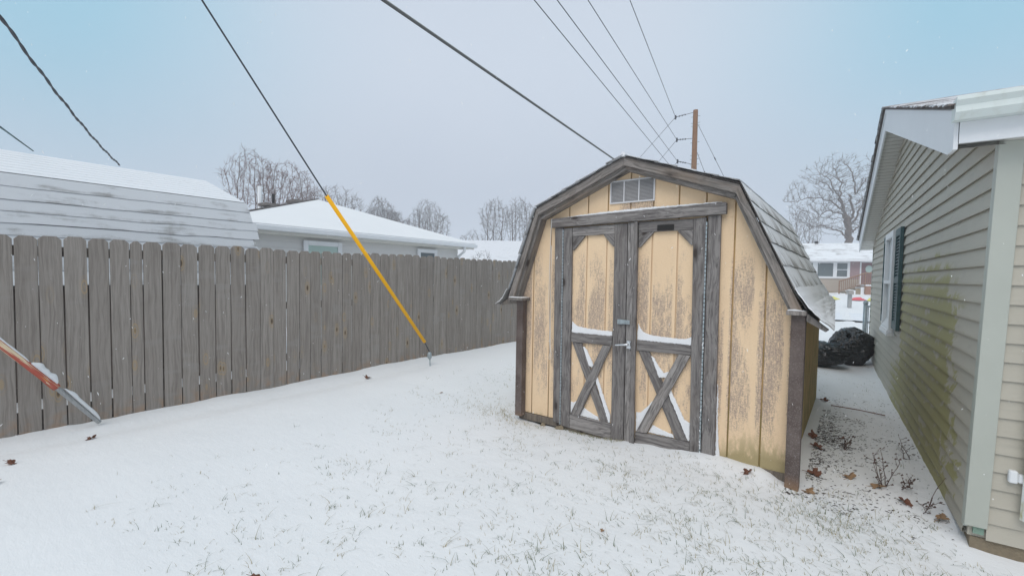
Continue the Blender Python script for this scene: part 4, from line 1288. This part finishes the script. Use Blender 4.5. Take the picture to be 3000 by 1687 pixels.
def colonise(seeds, attr_pts, step, kill, reach, rr, iters=110, jit=.11):
    """grow a branch skeleton towards attraction points; returns node positions and parent indices"""
    P = [Vector(p) for p, _ in seeds]; par = [q for _, q in seeds]; A = attr_pts[:]; start = 0
    for it in range(iters):
        if not A: break
        kd = kdtree.KDTree(len(P))
        for i, p in enumerate(P): kd.insert(p, i)
        kd.balance(); pull = {}; keep = []
        for a_ in A:
            co, i, d = kd.find(a_)
            if d < kill: continue
            keep.append(a_)
            dn = (a_-co)/max(d, 1e-6)
            if d < reach and dn.z > -.30: pull.setdefault(i, []).append(dn)
        A = keep
        if not pull: break
        n0_ = len(P)
        for i, vs_ in pull.items():
            v = Vector((0, 0, 0))
            for q in vs_: v += q
            v = v/len(vs_)+Vector((rr.gauss(0, jit), rr.gauss(0, jit), rr.gauss(.14, jit)))
            if v.length < 1e-3: continue
            P.append(P[i]+v.normalized()*step); par.append(i)
        if len(P) == n0_ or len(P) > 14000: break
    return P, par


def flesh(P, par, tip, expo, thick, T, Cc, rr, twigs=2, tl=.35, rmax=None, fixed=None):
    n = len(P); ch = [[] for _ in range(n)]
    for i, q in enumerate(par):
        if q >= 0: ch[q].append(i)
    r = [0.]*n
    for i in range(n-1, -1, -1):
        r[i] = tip if not ch[i] else sum(r[c]**expo for c in ch[i])**(1/expo)
        if rmax: r[i] = min(r[i], rmax)
    if fixed:
        for i, v in fixed.items(): r[i] = max(v*.8, min(r[i], v))
    done = [False]*n
    roots = [i for i in range(n) if par[i] < 0]
    stack = list(roots)
    while stack:
        i = stack.pop(); chain = [i]; c = i
        while ch[c]:
            k = max(ch[c], key=lambda q: r[q])
            for q in ch[c]:
                if q != k: stack.append(q)
            chain.append(k); c = k
        if par[i] >= 0: chain = [par[i]]+chain
        if len(chain) < 2: continue
        rads = [r[q] for q in chain]
        if par[i] >= 0: rads[0] = rads[1]
        (T if max(rads) > thick else Cc).tube([P[q] for q in chain], rads, 6 if max(rads) > thick else 3, False)
    for i in range(n):
        if not ch[i] or (r[i] < tip*1.9 and rr.random() < .5):
            d = (P[i]-P[par[i]]).normalized() if par[i] >= 0 else Vector((0, 0, 1))
            for q in range(twigs):
                dd = (d+Vector((rr.gauss(0, .6), rr.gauss(0, .6), rr.gauss(.15, .5)))).normalized()*tl*rr.uniform(.5, 1.2)
                mid = P[i]+dd*.5+Vector((rr.gauss(0, .04), rr.gauss(0, .04), rr.gauss(.02, .04)))
                Cc.tube([P[i], mid, P[i]+dd], [tip*.8, tip*.6, tip*.4], 3, False)


def tree(lab, x, y, z0, rad, top, seed, stems=1, npts=900, tip=.011, colr=None, bot=1.8, tallf=1.0, shape='egg', step=.22, expo=2.15, twigs=3, tl=.38, name='bare_tree', kill=.30, edge=.0):
    rr = random.Random(seed); root = empty(name, (x, y, z0), 0, lab, 'tree', 'bare winter trees in the background')
    top -= z0; H_ = top-bot; A = []
    npts = int(npts*1.7)
    while len(A) < npts:
        u, v, w_ = rr.uniform(-1, 1), rr.uniform(-1, 1), rr.random()**.8
        # crown outline: widest at two thirds of its height
        if shape == 'egg': R_ = math.sin(math.pi*min(1, max(0, w_*.86+.10)))**.75
        elif shape == 'vase': R_ = (.42+.72*w_) if w_ < .68 else math.cos(min(1, (w_-.68)/.32)*math.pi/2)**.55*.91
        else: R_ = math.sqrt(max(0, 1-(2*w_-1)**2))**.8
        R_ *= 1+.22*nz(math.atan2(v, u)*1.3, w_*3, seed, 1.2)
        q = math.hypot(u, v)
        if q > R_ or (q < R_*edge): continue
        A.append(Vector((u*rad, v*rad, bot+w_*H_*(1+.05*nz(u*2, v*2, seed, 1.5)))))
    seeds = []
    for s_ in range(stems):
        a = 2*math.pi*s_/max(1, stems)+rr.random(); k0 = -1
        sp = 0 if stems == 1 else (.62 if shape == 'vase' else .42)
        p = Vector((math.cos(a)*.12, math.sin(a)*.12, -.1)) if stems > 1 else Vector((0, 0, -.1))
        n_ = int(bot*.62/step)+1
        for i in range(n_):
            seeds.append((p.copy(), k0)); k0 = len(seeds)-1
            p = p+Vector((math.cos(a)*sp+rr.gauss(0, .07), math.sin(a)*sp+rr.gauss(0, .07), 1)).normalized()*step
    P, par = colonise(seeds, A, step, kill, 3.5+rad, rr)
    T = MB(); Cc = MB(); flesh(P, par, tip, expo, tip*4.2, T, Cc, rr, twigs, tl)
    T.build('trunk', bark, root, fix=False, smooth=True); Cc.build('crown', colr or twig_gray, root, fix=False)
    return root


def oak():
    """the big spreading tree, limbs laid out after its silhouette"""
    root = empty('oak_tree', (-.86, 68.5, .6), 0, 'largest bare spreading tree, rising above the ranch house roof', 'tree', 'bare winter trees in the background')
    rr = random.Random(21); rt = Vector((.80, .60, 0)); fw = Vector((-.6, .8, 0)); K = 55/1333.
    def Pp(px, py, dep=0): return rt*(px*K)+Vector((0, 0, 5.5+py*K))+fw*dep
    limbs = [
        ([(0, -135), (0, 0), (-4, 40), (-14, 78)], .60, .36, 0), ([(-4, 40), (10, 62), (16, 95), (10, 140)], .34, .24, .8), ([(10, 140), (12, 180), (4, 215), (-14, 240)], .22, .07, .8),
        ([(-14, 78), (-30, 110), (-50, 140), (-72, 170), (-98, 190)], .34, .07, -.8), ([(-14, 78), (-25, 130), (-22, 170), (-34, 210), (-40, 235)], .28, .06, 1.2),
        ([(-12, 66), (-40, 82), (-80, 88), (-115, 70), (-130, 50)], .22, .06, -2), ([(-20, 90), (-52, 118), (-85, 132), (-120, 128), (-150, 118), (-178, 122)], .22, .05, 1.5),
        ([(-4, 10), (-30, 32), (-70, 40), (-100, 46), (-130, 38), (-155, 20)], .22, .05, -1.5), ([(6, 28), (30, 45), (52, 52), (75, 62)], .22, .08, 1.5),
        ([(10, 60), (22, 95), (36, 130), (50, 150), (80, 175)], .26, .06, -1), ([(14, 110), (40, 125), (70, 132), (100, 128)], .16, .05, 2), ([(-50, 140), (-80, 168), (-110, 168), (-128, 160)], .14, .05, -1.5),
        ([(10, 140), (28, 170), (40, 205), (55, 225)], .18, .05, -1.2), ([(-22, 170), (-50, 200), (-60, 225)], .12, .04, 2)]
    seeds = []; fixed = {}; T = MB(); Cc = MB()
    for pts2, r0, r1, dep in limbs:
        n = len(pts2); pts = []; N = (n-1)*5
        for i in range(N+1):
            t = i/5; k = min(n-2, int(t)); f = t-k; a, b = pts2[k], pts2[k+1]
            pts.append(Pp(lerp(a[0], b[0], f), lerp(a[1], b[1], f), dep*i/N)+Vector((rr.gauss(0, .07), rr.gauss(0, .07), rr.gauss(0, .07))))
        T.tube(pts, [lerp(r0, r1, (i/N)**.7)*(.50 if pts2[0][1] > -100 else .92) for i in range(N+1)], 6, False)
        if pts2[0][1] > -100:
            for i in range(2, N+1): seeds.append((pts[i], -1))
    A = []
    while len(A) < 2300:
        px, py, dp = rr.uniform(-190, 115), rr.uniform(5, 262), rr.uniform(-4.5, 4.5)
        cx_ = -32; rx = 145 if px < cx_ else 140
        f_ = ((px-cx_)/rx)**2+((py-115)/(140 if py > 115 else 120))**2+(dp/5.2)**2
        if f_ > 1+.25*nz(px*.03, py*.03, 4): continue
        A.append(Pp(px, py, dp))
    P, par = colonise(seeds, A, .28, .46, 2.6, rr, 70, .24)
    flesh(P, par, .015, 2.4, 9, T, Cc, rr, 3, .5, .07)
    T.build('trunk', bark, root, fix=False, smooth=True); Cc.build('crown', twig_gray, root, fix=False)


oak()
tree('reddish bare tree with several stems, the leftmost tree beside the barn roof end', -30.1, 12.9, 0, 1.85, 8.95, 1, 3, 900, colr=twig_red, bot=2.8, shape='vase', tip=.0095, twigs=4)
tree('reddish bare tree rising directly behind the white vent pipe', -29.2, 14.6, 0, 2.2, 8.4, 2, 3, 1000, colr=twig_red, bot=2.6, shape='vase', tip=.0095, twigs=4)
tree('low reddish bare tree spreading right beside the white roof peak', -30.2, 16.6, 0, 1.9, 7.3, 13, 3, 700, colr=twig_red, bot=2.4, shape='vase', tip=.0095, twigs=3)
tree('low wide bare tree behind the yellow guard top and white house ridge', -34.7, 21.46, 0, 2.9, 8.6, 3, 2, 750, bot=2.6, shape='vase', tip=.010, twigs=3)
tree('dense rounded bare tree, fourth from the left over the white roof slope', -50.04, 37.5, 0, 2.7, 11.2, 4, 2, 2100, bot=3.6, shape='egg', tip=.012, twigs=6, tl=.5)
tree('bushy bare tree low against the white roof slope between two taller trees', -47.2, 37.2, 0, 2.6, 9.5, 5, 2, 1500, bot=3.0, shape='egg', tip=.012, twigs=6, tl=.45)
tree('tall pale bare tree right of the yellow guard over the roof eave end', -45.1, 41.2, 0, 2.9, 11.1, 6, 3, 1500, bot=3.0, shape='egg', tip=.012, twigs=4, tl=.5)
tree('tall upright bare tree standing left of the yellow shed roof', -31.75, 38.75, 0, 1.9, 9.8, 7, 3, 1100, bot=3.2, shape='vase', tip=.0105, twigs=4)
tree('small faint bare tree left of the upright tree by the shed', -36.99, 41.07, 0, 2.2, 6.8, 8, 2, 700, bot=2.2, shape='egg', tip=.010, twigs=3)
tree('low bare shrub tree at the far right end of the white roof slope', -42.5, 44.5, 0, 1.8, 5.6, 15, 2, 450, bot=1.8, shape='egg', tip=.010, twigs=3)
tree('upright bare tree half hidden by the yellow shed roof edge', -30.18, 41.2, 0, 2.1, 10.1, 12, 2, 1100, bot=3.4, shape='vase', tip=.0105, twigs=4)
tree('slender bare tree between the shed roof slope and the large spreading tree', -4.97, 59.0, .4, 2.1, 9.3, 9, 2, 900, bot=2.8, shape='egg', tip=.010, twigs=3)
tree('thin bare sapling in front of the distant snowy roof beyond the white house', -19.5, 22.5, 0, .8, 3.2, 10, 2, 90, bot=.8, shape='vase', tip=.008, name='bare_sapling', step=.15)

# ------------------------------------------------------------------ grass, litter, leaves, weeds
gm = [plain('grass_green', (.085, .115, .055), .8, .3), plain('grass_tan', (.30, .245, .14), .8, .3)]


def m_grass(n):
    a = n.attr('rnd'); col = n.mix(a.ss(.30, .75), (.085, .12, .055), (.33, .28, .16))
    n.out(col, .8)
gmat = mat('grass', m_grass)


def blocked(x, y):
    if -2.85 < x < -.25 and 3.78 < y < 7: return True
    q = Vector((x, y, 0))-P0
    if q.dot(nn) > -.03 and q.dot(dv) > -.12: return True
    return x < -5.75


def grass():
    rr = random.Random(31); mb = MB(); cnt = 0
    def blade(x, y, L, a, bend):
        z = gz(x, y)-.004; w_ = rr.uniform(.0010, .0022); t = rr.uniform(0, 6.283)
        lean = rr.uniform(.15, bend); t = rr.gauss(2.6, 1.1); wd = Vector((math.cos(t), math.sin(t), 0)); ds = Vector((-math.sin(t), math.cos(t), 0))*w_
        pts = []
        for k in range(4):
            u = k/3; pts.append(Vector((x, y, z))+wd*(L*lean*u*u*1.3)+Vector((0, 0, L*u*(1-.45*lean*u))))
        i = len(mb.v)
        for k, p in enumerate(pts):
            s_ = ds*(1-.8*k/3); mb.v += [tuple(p-s_), tuple(p+s_)]; mb.a += [a, a]
        for k in range(3): mb.f.append((i+2*k, i+2*k+1, i+2*k+3, i+2*k+2))
    tries = 0
    while cnt < 21000 and tries < 400000:
        tries += 1
        x = rr.uniform(-5.6, 1.6); y = rr.uniform(.6, 9)**1.0
        if blocked(x, y): continue
        d = math.hypot(x, y)
        if d < .9: continue
        den = sst(-4.4, -1.6, x)*.35+sst(-1.9, .2, x)*.75*(1-sst(3.9, 4.6, y))
        if y > 4 and x > -.4: den *= .25
        if y > 3.4 and x < -2.9: den = .30*sst(-4.9, -3.2, x)*(1-sst(6, 8, y))
        n1 = nz(x, y, 40, 1.9)+.5*nz(x, y, 50, 6)
        # two mown streaks at the right
        st = math.exp(-((y-(2.75+.45*(x+.9)*-1.0)-.12*nz(x, 0, 3, 2))/.10)**2)*sst(-1.2, -.2, x)
        p = den*(.22+max(0, n1)*.6)+st*.4
        if rr.random() > p: continue
        g = .15+.75*rr.random()
        k = rr.choice((1, 1, 1, 2, 3, 5))
        for _ in range(k):
            xx, yy = x+rr.gauss(0, .018), y+rr.gauss(0, .018)
            if blocked(xx, yy): continue
            long_ = rr.random() < .11
            blade(xx, yy, rr.uniform(.03, .07) if long_ else rr.uniform(.008, .030), min(1, max(0, g+rr.gauss(0, .15))), 2.2 if long_ else 1.4); cnt += 1
    # strip in front of the shed's left corner, and the tufts under the doors
    for _ in range(420):
        x = rr.gauss(-2.85, .25); y = rr.gauss(3.72, .12)
        if not blocked(x, y): blade(x, y, rr.uniform(.02, .05), rr.uniform(.6, 1), 1.2)
    for _ in range(260):
        x = rr.uniform(-2.3, -1.6); y = rr.gauss(3.80, .02)
        blade(x, y, rr.uniform(.015, .04), rr.uniform(.3, 1), 1.4)
    for _ in range(260):
        x = rr.gauss(-.12, .2); y = rr.gauss(3.45, .14)
        if not blocked(x, y): blade(x, y, rr.uniform(.02, .05), rr.uniform(.2, .9), 1.5)
    o = mb.build('grass', gmat, fix=False, attr='rnd'); tag(o, 'short grass blades poking through the snow', 'grass', kind='stuff')


grass()


def litter():
    rr = random.Random(77); mb = MB()
    n = 0
    while n < 1900:
        x = rr.uniform(-.36, .55); y = rr.gauss(5.1, .8) if rr.random() < .8 else rr.uniform(3.6, 7.5)
        if blocked(x, y) or y < 3.62+.15*nz(x, 0, 4, 6): continue
        if rr.random() > .06+1.3*max(0, nz(x, y, 9, 3.4))+1.3*math.exp(-(x+.33)/.14)*(y < 6.4): continue
        if x > .15 and rr.random() < .5: continue
        z = gz(x, y)+.002; a = rr.gauss(0, .6); L = rr.uniform(.003, .017)*rr.choice((.6, 1, 1.3)); w_ = rr.uniform(.0006, .0028)
        d = Vector((math.cos(a), math.sin(a), rr.uniform(-.1, .35)))*L; s_ = Vector((-math.sin(a), math.cos(a), 0))*w_
        p = Vector((x, y, z)); mb.quad(p-d-s_, p-d+s_, p+s_*1.6+Vector((0, 0, .003)), p+d, p-s_*1.3, a=rr.random()); n += 1
    o = mb.build('leaf_litter', plain('litter', (.045, .032, .026), .9, .3), fix=False); tag(o, 'dark twig and leaf scraps scattered on the snow between shed and house', 'litter', kind='stuff')


litter()


def leaf(x, y, s_, rz, lab, m_=leafm, tilt=.25, lift=.01, seed=0, lobes=5):
    rr = random.Random(seed+int(x*100)); mb = MB(); N = lobes*4; pts = []
    for i in range(N):
        t = i/N*2*math.pi; r_0 = (.55+.45*abs(math.cos(t*lobes/2)))*(1+.15*rr.uniform(-1, 1)); pts.append(Vector((math.cos(t)*r_0, math.sin(t)*r_0*.8, .22*math.sin(t*2+seed)+.12*rr.uniform(-1, 1)+.15*r_0))*s_)
    c = Vector((0, 0, -.02))*s_; i0 = 0; mb.v = [tuple(c)]+[tuple(p) for p in pts]; mb.a = [0]*(N+1)
    for i in range(N): mb.f.append((0, 1+i, 1+(i+1) % N))
    mb.tube([(-s_*.5, 0, 0), (-s_*1.5, s_*.1, .1*s_)], s_*.04, 4)
    o = mb.build('leaf', m_, fix=False, loc=(x, y, gz(x, y)+lift), rot=(rr.uniform(-tilt, tilt), rr.uniform(-tilt, tilt), rz))
    md = o.modifiers.new('t', 'SOLIDIFY'); md.thickness = .0015
    tag(o, lab, 'leaf', 'dead brown leaves lying on the snow')


leaf(-.58, 3.70, .045, 1, 'curled red-brown leaf stuck in the snow before the shed near its right corner', leafm, 1.3, .025, 1)
leaf(-5.42, 3.85, .055, .5, 'red-brown oak leaf at the fence foot left of the yellow guy guard', leafm, .5, .02, 2)
leaf(-4.55, .30, .045, 2, 'brown leaf alone on the open snow, lowest at the far left', leaf_tan, .3, .012, 3)
leaf(-4.95, .42, .035, 1, 'small dark leaf on open snow nearest the fence at far left', leafm, .6, .012, 4)
leaf(-5.25, .92, .045, 2.4, 'dark curled leaf below the foot of the slanted red pole', leafm, .4, .01, 5)
leaf(-.20, 4.20, .055, .3, 'dark brown leaf against the right side wall of the shed by the front post', leafm, .5, .015, 6)
leaf(-.22, 4.85, .060, .9, 'large brown leaf halfway along the right side wall of the shed', leafm, .6, .018, 7)
leaf(-.27, 5.15, .055, 2, 'dark leaf bunched against the shed side wall behind the large one', leafm, .8, .02, 8)
leaf(.02, 4.35, .055, 1.2, 'tan leaf lying open on the snow between shed post and dead weed', leaf_tan, .3, .012, 9)
leaf(.19, 4.28, .05, .2, 'tan leaf lying just left of the dead weed stems', leaf_tan, .3, .012, 10)
leaf(.33, 4.12, .05, 2.1, 'red-brown leaf caught at the right side of the dead weed stems', leafm, .7, .02, 11)
leaf(-.26, 6.85, .05, .1, 'red-brown leaf at the rear right corner of the yellow shed', leafm, .4, .012, 12)
leaf(.50, 3.98, .045, 1, 'orange-brown leaf tucked under the house siding near its front corner', leaf_tan, .9, .02, 13)
leaf(-.21, 3.82, .05, 1, 'tan leaf lying at the foot of the right shed corner post', leaf_tan, .4, .012, 14)
leaf(-.05, 5.35, .03, 1, 'small dark leaf in the middle of the alley beyond the weed', leafm, .5, .012, 15)
leaf(-1.10, 2.35, .014, 1, 'tiny brown leaf bit on the snow in front of the right shed door', leaf_tan, .5, .01, 16)
leaf(-2.2, .95, .03, 1, 'small dark leaf at the bottom left of the open snow', leafm, .8, .01, 17)
leaf(-4.0, 3.9, .02, 1, 'small brown leaf on the snow midway between fence and shed', leaf_tan, .5, .01, 18)


def weed(x, y, hs, seed, lab):
    rr = random.Random(seed); root = empty('dead_weed', (x, y, gz(x, y)), 0, lab, 'plant'); mt = plain('weed_stem', (.085, .05, .04), .9, .2)
    for h in hs:
        mb = MB(); bx, by = rr.gauss(0, .03), rr.gauss(0, .03); p = Vector((bx, by, -.02)); pts = [p]
        lx, ly = rr.gauss(0, .06), rr.gauss(0, .06)
        for k in range(6): p = p+Vector((lx/6+rr.gauss(0, .004), ly/6+rr.gauss(0, .004), h/6)); pts.append(p)
        mb.tube(pts, [.0035, .003, .003, .0025, .002, .002, .0015], 5)
        for b in range(6):
            q = pts[rr.randint(1, 6)]; dd = Vector((rr.gauss(0, 1), rr.gauss(0, 1), .8)).normalized()*rr.uniform(.02, .07)
            mb.tube([q, q+dd*.6, q+dd+Vector((0, 0, .01))], [.002, .0015, .001], 4)
            e = q+dd; s_ = rr.uniform(.006, .014); mb.quad(e, e+Vector((s_, 0, s_*.4)), e+Vector((s_*.5, s_, s_)), e+Vector((-s_*.4, s_*.5, .0)))
        mb.build('stem', mt, root, fix=False)


weed(.24, 4.30, (.27, .25, .22, .16, .12), 3, 'clump of thin dead brown weed stems between shed and house')
weed(.36, 4.42, (.13, .10, .08), 5, 'short dead weed tuft just behind the tall clump near the house')
weed(.42, 4.02, (.18, .08), 8, 'single upright dead weed stalk nearest the house corner')
weed(-.02, 5.05, (.12, .09, .05), 9, 'low dark weed tuft midway between shed side and house wall')
weed(.40, 5.1, (.20, .12), 14, 'thin dead stems leaning on the house siding')
mb = MB(); p = Vector((-.18, 6.6, gz(-.18, 6.6)+.02)); mb.tube([p, p+Vector((.25, -.02, .0)), p+Vector((.5, -.06, -.01))], .006, 5)
tag(mb.build('twig', leafm), 'long thin brown twig lying on the snow at the rear shed corner', 'twig')


# ------------------------------------------------------------------ falling snow
def flakes():
    rr = random.Random(99); mb = MB()
    for _ in range(1500):
        d = rr.uniform(1.6, 7.5); a = rr.uniform(-.85, .85); e = rr.uniform(-.45, .55)
        v_ = (F*1.0+Rt*math.tan(a)*1.0+Vector((0, 0, 1))*math.tan(e)).normalized()*d
        p = Vector((0, 0, 1.45))+v_
        if p.z < .05 or blocked(p.x, p.y) and p.y > 3.6: continue
        s_ = rr.uniform(.0006, .0015); ax_ = Vector((rr.gauss(0, .5), rr.gauss(0, .5), 1)).normalized()*s_*rr.choice((1, 2, 4, 6)); o1 = ax_.orthogonal().normalized()*s_; o2 = ax_.cross(o1).normalized()*s_
        i = len(mb.v); mb.v += [tuple(p+ax_), tuple(p+o1), tuple(p+o2), tuple(p-o1), tuple(p-o2), tuple(p-ax_)]; mb.a += [0]*6
        mb.f += [(i, i+1, i+2), (i, i+2, i+3), (i, i+3, i+4), (i, i+4, i+1), (i+5, i+2, i+1), (i+5, i+3, i+2), (i+5, i+4, i+3), (i+5, i+1, i+4)]
    o = mb.build('snowflakes', plain('flake', (.9, .9, .9), .6, .01), fix=False); tag(o, 'snowflakes falling through the air', 'snow', kind='stuff')


flakes()

# ------------------------------------------------------------------ haze
def m_haze(n):
    p = n.n('ShaderNodeVolumePrincipled'); p.inputs['Color'].default_value = (.93, .95, 1, 1); p.inputs['Density'].default_value = .0030
    p.inputs['Anisotropy'].default_value = 0
    o = n.n('ShaderNodeOutputMaterial'); n.l(p.outputs[0], o.inputs['Volume'])
hz = mat('haze', m_haze)
mb = MB(); mb.box(-230, 230, -120, 260, -3, 22)
o = mb.build('haze', hz); o['kind'] = 'stuff'; o['label'] = 'thin winter haze over the whole scene'
